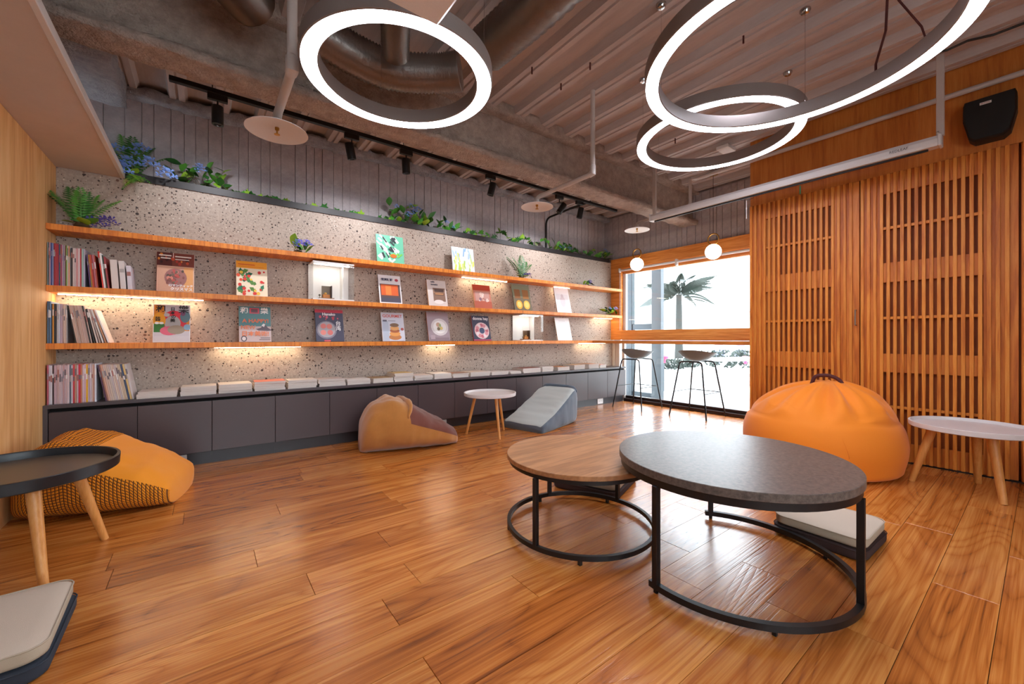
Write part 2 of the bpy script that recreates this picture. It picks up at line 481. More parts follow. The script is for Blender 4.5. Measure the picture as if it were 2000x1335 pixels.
for _t, _te in (('twenty', 'twentieth'), ('thirty', 'thirtieth'), ('forty', 'fortieth'), ('fifty', 'fiftieth')):
    ORD += [_te] + [_t + '-' + o for o in _ones[1:]]

# ------------------------------------------------------------------ key planes (m)
XL, XW, XS = -0.852, 5.30, 4.47        # left wood wall, window wall, slat fronts
YB, YC = 4.30, 4.52                    # terrazzo wall, concrete wall above it
ZC = 3.0                               # underside of the deck ribs
XMIN, YMIN = -2.6, -2.2

# ================================================================== SETTING
# ---- floor: sub-floor and separate planks
floor = MB().box(XMIN, 5.46, YMIN, 4.5, -0.12, -0.0125).build('floor', M['sub'])
tag(floor, 'glossy orange-brown wood plank floor', 'floor', kind='structure')
PW, PL = 0.18, 1.26
plank0 = None
row = 0
y = 4.06
prng = random.Random(3)
while y > YMIN + 0.01:
    w = min(PW, y - YMIN)
    x = XMIN - prng.uniform(0, 1.0)
    while x < 5.34:
        x0, x1 = max(x, XMIN), min(x + PL, 5.34)
        if x1 - x0 > 0.04:
            if plank0 is None:
                b = MB()
                b.cbox(-0.5, 0.5, -0.5, 0.5, -0.012, 0.0, 0.0008)
                plank0 = b.build('plank', M['floor_wood'], floor)
                # real size in the mesh so that the grain is not stretched
                for vtx in plank0.data.vertices:
                    vtx.co.x *= PL - 0.0016; vtx.co.y *= PW - 0.0016
                o = plank0
            else:
                o = plank0.copy(); COL.objects.link(o); o.parent = floor
            o.location = ((x0 + x1) / 2, y - w / 2, 0)
            o.scale = ((x1 - x0) / PL, w / PW, 1)
        x += PL
    y -= PW
    row += 1

# ---- walls
def simple_wall(name, label, box, m):
    o = MB().box(*box).build(name, m)
    return tag(o, label, 'wall', kind='structure')
simple_wall('wall_back', 'terrazzo wall with dark stone chips behind the shelves', (XL - 0.1, XW + 0.1, YB, YB + 0.2, 0, 2.23), M['terrazzo'])
simple_wall('wall_left', 'light vertical grain wood wall at the left end of the shelves', (XL - 0.1, XL, 3.22, YB, 0, 2.23), M['left_wood'])
b = MB()
FX0, FX1, FZ0, FZ1 = -0.8, 1.8, 0.9, 2.4        # unseen opening added behind the viewer, lets in fill light for the ceiling
b.box(XMIN - 0.1, FX0, YMIN - 0.1, YMIN, 0, 3.1); b.box(FX1, 5.5, YMIN - 0.1, YMIN, 0, 3.1)
b.box(FX0, FX1, YMIN - 0.1, YMIN, 0, FZ0); b.box(FX0, FX1, YMIN - 0.1, YMIN, FZ1, 3.1)
tag(b.build('wall_front', M['white_paint']), 'plain wall behind the viewer with an added window for fill light', 'wall', kind='structure')
w3 = thing('added_fill_window', 'unseen window added behind the viewer for fill light', 'window', (FX0, YMIN - 0.06, FZ0), kind='structure')
for k in range(5):
    xk = (FX1 - FX0) * k / 4
    MB().cbox(max(0, xk - 0.03), min(FX1 - FX0, xk + 0.03), -0.02, 0.03, 0, FZ1 - FZ0, 0.003).build('mullion', M['white_metal'], w3)
MB().box(0, FX1 - FX0, 0.0, 0.006, 0, FZ1 - FZ0).build('pane', M['glass'], w3)
simple_wall('wall_side', 'plain side wall of the lower bay at the left', (XMIN - 0.1, XMIN, YMIN, 3.3, 0, 3.1), M['white_paint'])
simple_wall('wall_bay', 'light wood wall closing the bay at the left', (XMIN, XL - 0.1, 3.22, 3.32, 0, 2.23), M['left_wood'])

# board marked concrete: a backing with separate board strips
wc = MB().box(-1.6, 5.46, YC, YC + 0.15, 2.0, 3.12).build('wall_back_concrete', M['concrete'])
tag(wc, 'grey board-marked concrete wall above the planter', 'wall', kind='structure')
strip0 = None
def board_strips(parent, axis, a0, a1, face, z0, z1, seed):
    """thin concrete boards standing proud of the backing; axis 'x' or 'y' is the run"""
    global strip0
    r = random.Random(seed); a = a0
    while a < a1:
        w = r.choice((0.075, 0.09, 0.1, 0.11, 0.125)); w = min(w, a1 - a)
        if strip0 is None:
            bm_ = MB().cbox(-0.05, 0.05, -0.014, 0.0, 0, 1, 0.0025)
            o = bm_.build('concrete_board', M['concrete'], parent); strip0 = o
        else:
            o = strip0.copy(); COL.objects.link(o); o.parent = parent
        d = r.uniform(-0.004, 0.002)
        if axis == 'x':
            o.location = (a + w / 2, face + d + 0.006, z0); o.rotation_euler = (0, 0, 0)
        else:
            o.location = (face + d + 0.006, a + w / 2, z0); o.rotation_euler = (0, 0, -PI / 2)
        o.scale = ((w - r.uniform(0.001, 0.006)) / 0.1, 1, z1 - z0)
        a += w
board_strips(wc, 'x', -0.95, 5.40, YC - 0.006, 2.2, 2.99, 11)
ww = MB().box(5.41, 5.55, 1.6, YC + 0.1, 2.15, 3.12).build('wall_window_concrete', M['concrete'])
tag(ww, 'grey board-marked concrete above the big window', 'wall', kind='structure')
board_strips(ww, 'y', 1.62, 4.51, 5.404, 2.28, 2.99, 12)
# end wall that closes the recess behind the slatted doors
simple_wall('wall_recess', 'wood end wall beside the window', (4.5, 5.55, 1.58, 1.825, 0, 3.1), M['panel_wood'])
# upper wood wall over the slatted doors, in panels
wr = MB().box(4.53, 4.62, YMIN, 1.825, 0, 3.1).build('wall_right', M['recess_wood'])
tag(wr, 'orange wood wall above and behind the slatted doors', 'wall', kind='structure')
yy = 1.838
for k, pw in enumerate((0.62, 0.62, 0.62, 0.62, 0.62, 0.62)):
    MB().cbox(4.485, 4.53, yy - pw + 0.001, yy, 2.352, 3.06, 0.001).build('wall_panel', M['panel_wood'], wr)
    yy -= pw

# ---- ceiling: slab, deck pans, sprayed beam
ceil = MB().box(XMIN - 0.1, 5.56, YMIN - 0.1, YC + 0.15, 3.085, 3.2).build('ceiling', M['deck'])
tag(ceil, 'painted corrugated steel deck ceiling', 'ceiling', kind='structure')
P = 0.305
prof = [(0.0, 0.062), (0.018, 0.0), (0.058, 0.0), (0.063, 0.014), (0.073, 0.014), (0.078, 0.0), (0.118, 0.0), (0.136, 0.062), (0.178, 0.066), (0.263, 0.066), (P, 0.062)]
b = MB()
V = []; F = []
for i, (px, pz) in enumerate(prof):
    V += [(px, 0, pz), (px, 1, pz)]
for i in range(len(prof) - 1):
    F.append((2 * i, 2 * i + 1, 2 * i + 3, 2 * i + 2))
k = len(V)
V += [(px, yv, pz + 0.003) for (px, pz) in prof for yv in (0, 1)]
for i in range(len(prof) - 1):
    F.append((k + 2 * i, k + 2 * i + 2, k + 2 * i + 3, k + 2 * i + 1))
b.add(V, F)
pan0 = b.build('deck_pan', M['deck'], ceil)
x = 1.885 - P * 12
first = True
while x < 5.40:
    o = pan0 if first else inst(pan0, ceil)
    first = False
    o.location = (x, YMIN, ZC); o.scale = (1, YC - YMIN, 1)
    x += P
def lumpy_box(x0, x1, y0, y1, z0, z1, step, amp, freq, seed, skip=()):
    """box with subdivided, noise-displaced faces"""
    b = MB(); off = Vector((seed * 3.1, seed * 1.7, seed * 0.9))
    def disp(p, nrm):
        q = Vector(p) * freq + off
        d = mnoise.noise(q) * 0.6 + mnoise.noise(q * 2.7) * 0.35 + mnoise.noise(q * 6.1) * 0.2
        return Vector(p) + Vector(nrm) * d * amp
    cx, cy, cz = (x0 + x1) / 2, (y0 + y1) / 2, (z0 + z1) / 2
    spans = {'x': (x0, x1), 'y': (y0, y1), 'z': (z0, z1)}
    vid = {}
    def vert(p):
        key = (round(p[0], 4), round(p[1], 4), round(p[2], 4))
        if key not in vid:
            n = Vector((0, 0, 0))
            if abs(p[0] - x0) < 1e-5: n.x -= 1
            if abs(p[0] - x1) < 1e-5: n.x += 1
            if abs(p[1] - y0) < 1e-5: n.y -= 1
            if abs(p[1] - y1) < 1e-5: n.y += 1
            if abs(p[2] - z0) < 1e-5: n.z -= 1
            if abs(p[2] - z1) < 1e-5: n.z += 1
            vid[key] = len(b.v); b.v.append(tuple(disp(p, n.normalized())))
        return vid[key]
    def grid(a, b_, fix, val, flip):
        (a0, a1), (b0, b1) = spans[a], spans[b_]
        na, nb = max(1, int(round((a1 - a0) / step))), max(1, int(round((b1 - b0) / step)))
        def pt(i, j):
            d = {a: a0 + (a1 - a0) * i / na, b_: b0 + (b1 - b0) * j / nb, fix: val}
            return vert((d['x'], d['y'], d['z']))
        for i in range(na):
            for j in range(nb):
                f = (pt(i, j), pt(i + 1, j), pt(i + 1, j + 1), pt(i, j + 1))
                b.f.append(tuple(reversed(f)) if flip else f); b.m.append(0)
    for nm, args in (('z0', ('x', 'y', 'z', z0, True)), ('z1', ('x', 'y', 'z', z1, False)), ('y0', ('x', 'z', 'y', y0, False)),
                     ('y1', ('x', 'z', 'y', y1, True)), ('x0', ('y', 'z', 'x', x0, True)), ('x1', ('y', 'z', 'x', x1, False))):
        if nm not in skip: grid(*args)
    return b
beam = thing('ceiling_beam', 'long steel beam with rough sprayed fireproofing crossing the ceiling', 'beam', (0, 0, 0), kind='structure')
lumpy_box(-0.78, 5.41, 2.875, 3.10, 2.562, 2.615, 0.024, 0.015, 11, 1).build('bottom_flange', M['spray'], beam, smooth=True, angle=180)
lumpy_box(-0.78, 5.41, 2.955, 3.065, 2.60, 3.06, 0.045, 0.014, 8, 2).build('web', M['spray'], beam, smooth=True, angle=180)
lumpy_box(-0.78, 5.41, 2.86, 3.11, 2.965, 3.07, 0.04, 0.02, 8, 3).build('top_flange', M['spray'], beam, smooth=True, angle=180)
lb = lumpy_box(-1.6, -0.50, 2.3, 4.55, 2.86, 3.08, 0.035, 0.03, 9, 5).build('ceiling_beam', M['spray_grey'], smooth=True, angle=180)
tag(lb, 'short grey sprayed beam above the lowered soffit at the left', 'beam', kind='structure')
# sprayed overspray where deck meets concrete wall
ov = lumpy_box(-0.95, 5.40, 4.40, 4.53, 2.945, 3.02, 0.03, 0.035, 10, 6).build('trim_1', M['spray_grey'], smooth=True, angle=180)
tag(ov, 'band of rough grey overspray along the top of the concrete wall', 'trim', kind='structure')
# ---- lowered soffit at the left
so = thing('ceiling_soffit', 'smooth beige lowered soffit panel at the upper left', 'ceiling', (0, 0, 0), kind='structure')
MB().box(XMIN, -0.515, YMIN, YB, 2.232, 2.262).build('soffit_board', M['soffit'], so)
MB().cbox(-0.515, -0.49, YMIN, YB, 2.228, 2.275, 0.002).build('edge_strip', M['white_metal'], so)
su = MB().box(-1.7, -1.6, YMIN, YC, 2.262, 3.08).build('wall_soffit', M['concrete'])
tag(su, 'dark wall in the gap above the soffit', 'wall', kind='structure')

# ---- window wall: wood header, jamb, sill band, frames, glass
def trim(name, label, boxes, m, c=0.002):
    b = MB()
    for bx_ in boxes: b.cbox(*bx_, c)
    return tag(b.build(name, m), label, 'trim', kind='structure')
trim('trim_2', 'orange wood header board over the window', [(XW, 5.42, 1.825, YB, 2.11, 2.277)], M['header_wood'])
trim('trim_3', 'orange wood jamb between shelves and window', [(XW, 5.42, 4.10, YB, 0.975, 2.11)], M['header_wood'])
trim('trim_4', 'orange wood sill band under the upper window', [(XW, 5.42, 1.825, 4.10, 0.975, 1.125)], M['header_wood'])
trim('trim_5', 'inner wood head recessed behind the roller blind', [(5.36, 5.42, 1.825, 4.10, 2.03, 2.11)], M['header_wood'])
w1 = thing('window_1', 'large upper window pane over the wood sill', 'window', (5.39, 1.825, 1.125), kind='structure')
b = MB(); b.cbox(-0.03, 0.02, 2.225, 2.275, 0, 0.905, 0.003); b.build('window_frame', M['white_metal'], w1)
MB().box(0.0, 0.008, 0.0, 2.225, 0.0, 0.905).build('pane', M['glass'], w1)
w2 = thing('window_2', 'floor-level lower window panes under the counter', 'window', (5.39, 1.825, 0.0), kind='structure')
b = MB(); b.cbox(-0.055, 0.07, 0, 2.25, 0.0, 0.045, 0.004); b.cbox(0.0, 0.07, 0, 2.25, 0.045, 0.085, 0.004); b.build('window_track', M['bronze'], w2)
MB().cbox(-0.02, 0.03, 2.26, 2.31, 0.0, 0.975, 0.003).build('window_frame', M['white_metal'], w2)
MB().cbox(-0.02, 0.03, 2.36, 2.44, 0.0, 0.975, 0.003).build('window_frame', M['white_metal'], w2)
MB().box(0.03, 0.038, 0.0, 2.30, 0.085, 0.975).build('pane', M['glass'], w2)
MB().cbox(0.0, 0.05, 0, 2.25, 0.945, 0.975, 0.003).build('window_head', M['white_metal'], w2)
trim('trim_6', 'white low wall end beside the bench', [(XW + 0.04, 5.46, 4.25, 4.5, 0.0, 0.975)], M['white_paint'])

# ---- slatted sliding doors
slat0 = None
def slat_door(idx, label, y0, y1, open0, open1, slat_ys, handle=None):
    """x fronts at XS; panel plane 4.49; recess plane 4.53; z rows measured from the photo"""
    global slat0
    d = thing('door_%d' % idx, label, 'door', (XS, y0, 0.012), kind='structure')
    W = y1 - y0; H = 2.338
    rows = [(0.143, 0.708), (0.86, 1.448), (1.609, 2.18)]
    o0, o1 = open0 - y0, open1 - y0
    def board(name, ya, yb, za, zb):
        MB().cbox(0.0145, 0.036, ya, yb, za, zb, 0.001).build(name, M['panel_wood_d'], d)
    board('stile', 0.0, o0, 0, H); board('stile', o1, W, 0, H)
    zs = [0] + [z for r_ in rows for z in r_] + [H]
    for k in range(0, len(zs), 2): board('rail', o0, o1, zs[k], zs[k + 1])
    for za, zb in rows:
        zm = (za + zb) / 2
        MB().cbox(0.010, 0.03, o0, o1, zm - 0.011, zm + 0.011, 0.001).build('cross_bar', M['slat_wood'], d)
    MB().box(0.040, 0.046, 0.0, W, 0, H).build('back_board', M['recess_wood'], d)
    for ys_ in slat_ys:
        if slat0 is None:
            slat0 = MB().cbox(0.0, 0.0145, 0.0, 0.021, 0.0, H, 0.0012).build('slat', M['slat_wood'], d)
            slat0.location = (0, ys_ - y0, 0)
        else:
            inst(slat0, d, (0, ys_ - y0, 0))
    if handle:
        hy, z0, z1 = handle
        MB().tube([(0.018, hy - y0, z0), (-0.018, hy - y0, z0), (-0.018, hy - y0, z1), (0.018, hy - y0, z1)], 0.005, 8).build('handle', plain('handle_metal', '#7a6a60', 0.35, 0.8), d, smooth=True)
    return d
M['panel_wood_d'] = wood('door_panel_wood', [(0.15, '#9c4a12'), (0.5, '#c46c1e'), (0.85, '#d88638')], (14, 14, 1.1), rough=0.5, rings=3, ringmix=0.35, var=0.06)
SP = 0.0425
slat_door(1, 'slatted wood sliding door next to the window', 0.963, 1.838, 1.141, 1.706, [1.82 - 0.003 - SP * k for k in range(20)], handle=(0.985, 1.10, 1.23))
SP2 = 0.0413
slat_door(2, 'slatted wood sliding door behind the white tray table', 0.108, 0.955, 0.268, 0.822, [0.932 - SP2 * k for k in range(20)])
slat_door(3, 'slatted wood sliding door cut by the right edge', -0.77, 0.096, -0.6, 0.03, [0.068 - SP2 * k for k in range(20)])
tr = MB().box(4.475, 4.52, -1.0, 1.83, 0.0, 0.0115).build('trim_7', M['black_metal'])
tag(tr, 'black floor channel under the slatted doors', 'trim', kind='structure')
# ================================================================== LAMPS
def ring_lamp(label, cx, cy, z, r_out, width, hgt, canopies):
    t = thing('ring_lamp', label, 'lamp', (cx, cy, z), group='ring pendant lamps')
    ri = r_out - width; w = 0.006
    n = 96
    prof = [(ri, 0.004), (ri, hgt), (r_out, hgt), (r_out, 0.004), (r_out - w, 0.0), (r_out - w, 0.01), (ri + w, 0.01), (ri + w, 0.0)]
    b = MB(); b.lathe(prof, n, loop=True); b.build('housing', M['lamp_shell'], t, smooth=True, angle=40)
    b = MB(); b.lathe([(ri + w, 0.001), (r_out - w, 0.001), (r_out - w, 0.008), (ri + w, 0.008)], n, loop=True)
    b.build('diffuser', M['ring_glow'], t, smooth=True, angle=40)
    rm = (ri + r_out) / 2
    for (ax, ay) in canopies:
        dx, dy = ax - cx, ay - cy; L_ = math.hypot(dx, dy)
        ux, uy = dx / L_ * rm, dy / L_ * rm
        b = MB(); b.tube([(ux, uy, hgt - 0.002), (ux, uy, ZC - z)], 0.0012, 6); b.build('suspension_wire', M['chrome'], t)
        cp = MB(); cp.lathe([(0.0, -0.026), (0.02, -0.024), (0.03, -0.008), (0.03, 0.0)], 16, c=(ux, uy, ZC - z))
        cp.build('ceiling_cup', M['chrome'], t, smooth=True)
    return t
r1 = ring_lamp('glowing ring lamp at upper centre left, nearest the projector', 0.795, 1.978, 2.30, 0.462, 0.082, 0.075, [(0.9, 3), (0.0, 1.5), (1.6, 1.4)])
r2 = ring_lamp('largest glowing ring lamp, cut by the top edge of the picture', 2.29, 0.765, 2.35, 0.672, 0.075, 0.075, [(2.17, 1.43), (3.22, 0.94), (1.6, 0.2)])
r3 = ring_lamp('smaller far ring lamp seen through the largest ring', 3.085, 1.512, 2.50, 0.572, 0.078, 0.08, [(3.55, 1.12), (2.83, 1.75), (3.2, 2.3)])
# power cord of the large ring
p1 = Vector((2.88, 0.55, 2.425))
b = MB(); b.tube([p1, p1 + Vector((0.0, 0.0, 0.05)), onx(1730, 60, 2.9), onx(1733, 0, 2.88), onx(1740, -60, 2.85)], 0.006, 8)
pc = b.build('power_cord', M['dark_red'], smooth=True); pc.parent = r2; pc.matrix_parent_inverse = Matrix.Translation(-Vector(r2.location))
b = MB(); b.tube([p1 + Vector((0.0, 0.02, 0)), p1 + Vector((0.1, -0.2, 0.02)), onx(1800, 52, 2.95), onx(1755, 0, 2.9), onx(1740, -60, 2.86)], 0.005, 8)
pc = b.build('power_cord', M['dark_red'], smooth=True); pc.parent = r2; pc.matrix_parent_inverse = Matrix.Translation(-Vector(r2.location))

# globe pendants over the counter
def globe(label, y, zc):
    t = thing('globe_pendant', label, 'lamp', (4.9, y, zc - 0.092), group='globe pendants over the counter')
    b = MB(); R_ = 0.092
    b.lathe([(R_ * math.sin(PI * k / 14), R_ - R_ * math.cos(PI * k / 14)) for k in range(15)], 28)
    b.build('glass_globe', M['globe'], t, smooth=True, angle=180)
    b = MB(); ring = [(0, 0.066 * math.cos(2 * PI * k / 28), 0.184 + 0.060 + 0.066 * math.sin(2 * PI * k / 28)) for k in range(28)]
    b.tube(ring, 0.008, 8, closed=True); b.build('brass_ring', M['brass'], t, smooth=True)
    b = MB(); b.tube([(0, 0, 0.31), (0, 0, ZC - (zc - 0.092))], 0.003, 6); b.build('cord', M['black_plastic'], t)
    b = MB(); b.lathe([(0.0, -0.03), (0.05, -0.03), (0.055, -0.024), (0.055, 0.0)], 20, c=(0, 0, ZC - (zc - 0.092)))
    b.build('ceiling_rose', M['brass'], t, smooth=True)
globe('small glowing globe pendant with brass ring, nearer the shelves', 3.51, 2.05)
globe('small glowing globe pendant with brass ring, nearer the slatted doors', 2.425, 2.045)

# track with spot heads
ZT, YT = 2.75, 3.60
xs0 = onz(330, 158, ZT).x; xs1 = onz(1208, 413, ZT).x
tk = thing('light_track', 'long black lighting track beside the sprayed beam', 'track', (xs0, YT, ZT))
MB().cbox(0, xs1 - xs0, -0.018, 0.018, 0.0, 0.034, 0.002).build('rail', M['black_metal'], tk)
for fx in (0.05, 0.35, 0.65, 0.95):
    MB().tube([((xs1 - xs0) * fx, 0, 0.034), ((xs1 - xs0) * fx, 0, ZC - ZT)], 0.004, 6).build('hanger_rod', M['black_metal'], tk)
spot_lab = ['leftmost black spot head on the track', 'second black spot head on the track, behind the left sprinkler disc', 'third black spot head on the track, below the ring lamp',
            'fourth black spot head on the track, near the middle sprinkler', 'fifth black spot head on the track, tilted beside a sprinkler disc', 'last black spot head on the track, nearest the window']
for k, (u, v, tilt, ry) in enumerate(((425, 186, 0.0, 0.0), (687, 262, 0.15, -0.25), (795, 292, 0.1, -0.1), (958, 342, 0.15, 0.2), (1096, 380, 0.3, 0.5), (1134, 392, 0.2, 0.1))):
    px = onz(u, v, ZT).x
    t = thing('spot_light', spot_lab[k], 'lamp', (px, YT, ZT - 0.20), group='black spot heads on the lighting track')
    MB().cbox(-0.06, 0.06, -0.017, 0.017, 0.155, 0.20, 0.003).build('track_adapter', M['black_plastic'], t)
    MB().tube([(0, 0, 0.155), (0, 0, 0.115)], 0.006, 8).build('swivel', M['black_metal'], t)
    h = MB(); h.lathe([(0.0, 0.0), (0.022, 0.0), (0.022, -0.006), (0.036, -0.006), (0.036, 0.12), (0.034, 0.126), (0.0, 0.126)], 20, c=(0, 0, -0.01))
    ho = h.build('lamp_head', M['black_metal'], t, smooth=True); ho.rotation_euler = (tilt, ry, 0)
    li = bpy.data.lights.new('spot_beam', 'SPOT'); li.energy = SPOT_POWER; li.spot_size = math.radians(105); li.spot_blend = 0.9
    li.color = (0.95, 0.95, 1.0); li.shadow_soft_size = 0.03
    lo = bpy.data.objects.new('spot_beam', li); COL.objects.link(lo); lo.parent = t; lo.location = (0, 0.01, -0.03)
    lo.rotation_euler = (0.80, 0, 0)

# ================================================================== PIPES, DUCTS
def bent(path, r=0.05, n=6):
    """round the corners of a polyline"""
    P_ = [Vector(p) for p in path]; out = [P_[0]]
    for i in range(1, len(P_) - 1):
        a, c, d = P_[i - 1], P_[i], P_[i + 1]
        l1 = min(r, (a - c).length * 0.45); l2 = min(r, (d - c).length * 0.45)
        s, e = c + (a - c).normalized() * l1, c + (d - c).normalized() * l2
        for k in range(n + 1):
            t_ = k / n
            out.append(s * (1 - t_) ** 2 + c * 2 * t_ * (1 - t_) + e * t_ ** 2)
    out.append(P_[-1]); return out
def sprinkler(label, x, y_drop, y_end, z, top, disc_r, pipe_r, fitting=True):
    t = thing('sprinkler', label, 'sprinkler', (x, y_end, z - 0.12), group='sprinkler heads with white discs')
    dz = 0.12
    b = MB(); b.tube(bent([(0, y_drop - y_end, top - z + dz), (0, y_drop - y_end, dz), (0, 0, dz), (0, 0, 0.055)], 0.06), pipe_r, 12)
    pi_ = b.build('pipe', M['pipe_paint'], t, smooth=True)
    if fitting:
        yd = y_drop - y_end
        b = MB(); b.tube([(0, yd, dz + 0.07), (0, yd, dz + 0.06), (0, yd, dz + 0.0), (0, yd + 0.03, dz - 0.0)], [pipe_r * 1.0, pipe_r * 1.28, pipe_r * 1.28, pipe_r * 1.2], 12)
        b.build('elbow', M['pipe_paint'], pi_, smooth=True)
        b = MB(); b.tube([(0, 0, 0.085), (0, 0, 0.05)], pipe_r * 1.2, 12); b.build('coupling', M['pipe_paint'], pi_, smooth=True)
    b = MB(); b.lathe([(0.012, 0.055), (disc_r * 0.5, 0.052), (disc_r, 0.030), (disc_r + 0.002, 0.026), (disc_r - 0.002, 0.027), (disc_r * 0.5, 0.047), (0.012, 0.049)], 40, loop=True)
    hd_ = b.build('heat_disc', M['white_metal'], t, smooth=True, angle=50)
    b = MB(); b.lathe([(0.0, 0.05), (0.012, 0.05), (0.012, 0.035), (0.005, 0.03), (0.005, 0.012), (0.016, 0.01), (0.016, 0.007), (0.0, 0.006)], 12)
    b.build('nozzle', M['brass'], hd_, smooth=True)
    return t
sprinkler('white-disc sprinkler on a thick pipe, left of the ring lamp', 0.345, 2.257, 2.78, 2.33, ZC, 0.165, 0.024)
sprinkler('white-disc sprinkler on a bent pipe in the middle of the ceiling', 2.50, 2.211, 2.90, 2.33, ZC, 0.15, 0.019)
s3 = sprinkler('white-disc sprinkler behind the left end of the screen case', 4.33, 2.40, 3.10, 2.45, 2.78, 0.15, 0.016)
pp = MB().tube(bent([(4.33, 2.40, 2.78), (4.42, 2.36, 2.80), (4.42, -2.1, 2.80)], 0.06), 0.02, 12).build('water_pipe', M['pipe_paint'], smooth=True)
tag(pp, 'white pipe running along the top of the orange wood wall', 'pipe')

def duct(label, path, rad, seg=None):
    P_ = [Vector(p) for p in path]
    # resample with Catmull-Rom
    out = []
    for i in range(len(P_) - 1):
        p0 = P_[max(i - 1, 0)]; p1_ = P_[i]; p2 = P_[i + 1]; p3 = P_[min(i + 2, len(P_) - 1)]
        for k in range(24):
            t_ = k / 24
            out.append(0.5 * ((2 * p1_) + (p2 - p0) * t_ + (2 * p0 - 5 * p1_ + 4 * p2 - p3) * t_ ** 2 + (3 * p1_ - p0 - 3 * p2 + p3) * t_ ** 3))
    out.append(P_[-1])
    rr = [rad * (1 + (0.05 if k % 2 else -0.04)) for k in range(len(out))]
    b = MB(); b.tube(out, rr, 20)
    o = b.build('air_duct', M['foil'], smooth=True, angle=180)
    return tag(o, label, 'duct', 'flexible foil ducts under the ceiling')
duct('foil duct running straight beside the deck ribs, right of the ring lamp', [(1.43, -1.0, 2.80), (1.43, 0.5, 2.80), (1.43, 1.6, 2.80), (1.40, 2.10, 2.80)], 0.125)
duct('foil duct curving behind the ring lamp', [(1.36, 2.36, 2.78), (1.23, 2.47, 2.77), (0.98, 2.60, 2.76), (0.72, 2.62, 2.78), (0.5, 2.60, 2.82)], 0.115)
duct('short foil duct coming down towards the ring lamp', [(0.70, 1.5, 2.74), (0.74, 1.8, 2.72), (0.80, 2.06, 2.70), (0.90, 2.32, 2.68)], 0.075)
duct('foil duct at the top left, left of the sprinkler pipe', [(0.20, 2.62, 2.84), (0.12, 2.50, 2.82), (0.03, 2.3, 2.81), (-0.05, 1.9, 2.82), (-0.1, 1.2, 2.84)], 0.125)
# projector above the viewer
pj = thing('projector', 'white ceiling projector whose corner crosses the ring lamp', 'projector', (0.565, 1.245, 2.15), rz=0.0)
MB().cbox(-0.14, 0.125, -0.16, 0.118, 0.0, 0.10, 0.012).build('body', M['white_paint'], pj)
MB().lathe([(0.0, 0.0), (0.035, 0.0), (0.035, 0.02), (0.0, 0.02)], 20, c=(0, 0, 0)).build('lens', M['black_plastic'], pj, loc=(-0.06, -0.165, 0.05), rot=(PI / 2, 0, 0))
MB().tube([(0, -0.02, 0.10), (0, -0.02, ZC - 2.15)], 0.02, 12).build('mount_pole', M['white_metal'], pj, smooth=True)
# projection screen case
sc = thing('screen_case', 'long white roll-up screen case hung in front of the slatted doors', 'screen', (4.14, 0.455, 2.355))
LS = 2.30
b = MB(); nseg = 8; pr = [(-0.035, 0.0), (0.035, 0.0), (0.04, 0.02), (0.04, 0.05), (0.025, 0.075), (-0.025, 0.075), (-0.04, 0.05), (-0.04, 0.02)]
V = [(px, yv, pz) for yv in (0.0, LS) for px, pz in pr]; F = [(i, (i + 1) % 8, 8 + (i + 1) % 8, 8 + i) for i in range(8)] + [tuple(reversed(range(8))), tuple(range(8, 16))]
b.add(V, F); cs_ = b.build('case', M['white_metal'], sc)
MB().cbox(-0.045, 0.045, -0.02, 0.0, -0.004, 0.08, 0.006).build('end_cap', M['white_metal'], sc)
MB().cbox(-0.045, 0.045, LS, LS + 0.02, -0.004, 0.08, 0.006).build('end_cap', M['white_metal'], sc)
MB().box(-0.006, 0.006, 0.05, LS - 0.03, -0.014, 0.0).build('screen_edge', M['black_plastic'], sc)
for yb in (-0.01, LS - 0.03):
    MB().cbox(-0.015, 0.012, yb - 0.02, yb + 0.02, 0.07, ZC - 2.355, 0.002).build('bracket', M['pipe_paint'], sc)
MB().tube([(-0.04, 0.0, 0.085), (-0.02, 0.0, 0.10), (0.02, 0.0, 0.10), (0.04, 0.0, 0.085)], 0.006, 8).build('hook', M['chrome'], sc, smooth=True)
text_mesh('REDLEAF', 0.026, ink('#3a3634'), cs_, (-0.0408, 0.20, 0.036), (PI / 2, 0, -PI / 2), extr=0.0003)
yc_ = 1.73 - 0.455
MB().tube([(0, yc_ - 0.06, -0.012), (0, yc_ - 0.06, -0.03), (0, yc_, -0.035), (0, yc_ + 0.05, -0.02), (0, yc_ + 0.05, -0.012)], 0.0025, 6).build('pull_loop', M['black_metal'], sc)
MB().tube([(0, yc_, -0.035), (0, yc_, -0.10), (0, yc_, -0.11), (0, yc_, -0.125), (0, yc_, -0.19), (0, yc_, -0.20), (0, yc_, -0.21)], [0.003, 0.003, 0.007, 0.003, 0.003, 0.006, 0.003], 8).build('pull_cord', M['white_paint'], sc, smooth=True)
# roller blind on the window head
rb = thing('roller_blind', 'rolled-up white blind with chain under the window header', 'blind', (5.30, 1.84, 2.075))
MB().tube([(-0.02, 0.0, 0), (-0.02, 2.25, 0)], 0.017, 12).build('roller', M['white_metal'], rb, smooth=True)
MB().cbox(-0.045, 0.0, 1.27, 1.30, -0.055, 0.035, 0.003).build('bracket', M['white_metal'], rb)
MB().cbox(-0.045, 0.0, 2.25, 2.275, -0.03, 0.035, 0.003).build('bracket', M['white_metal'], rb)
MB().tube([(-0.02, 2.262, -0.03), (-0.02, 2.262, -0.95)], 0.003, 6).build('chain', M['white_paint'], rb)
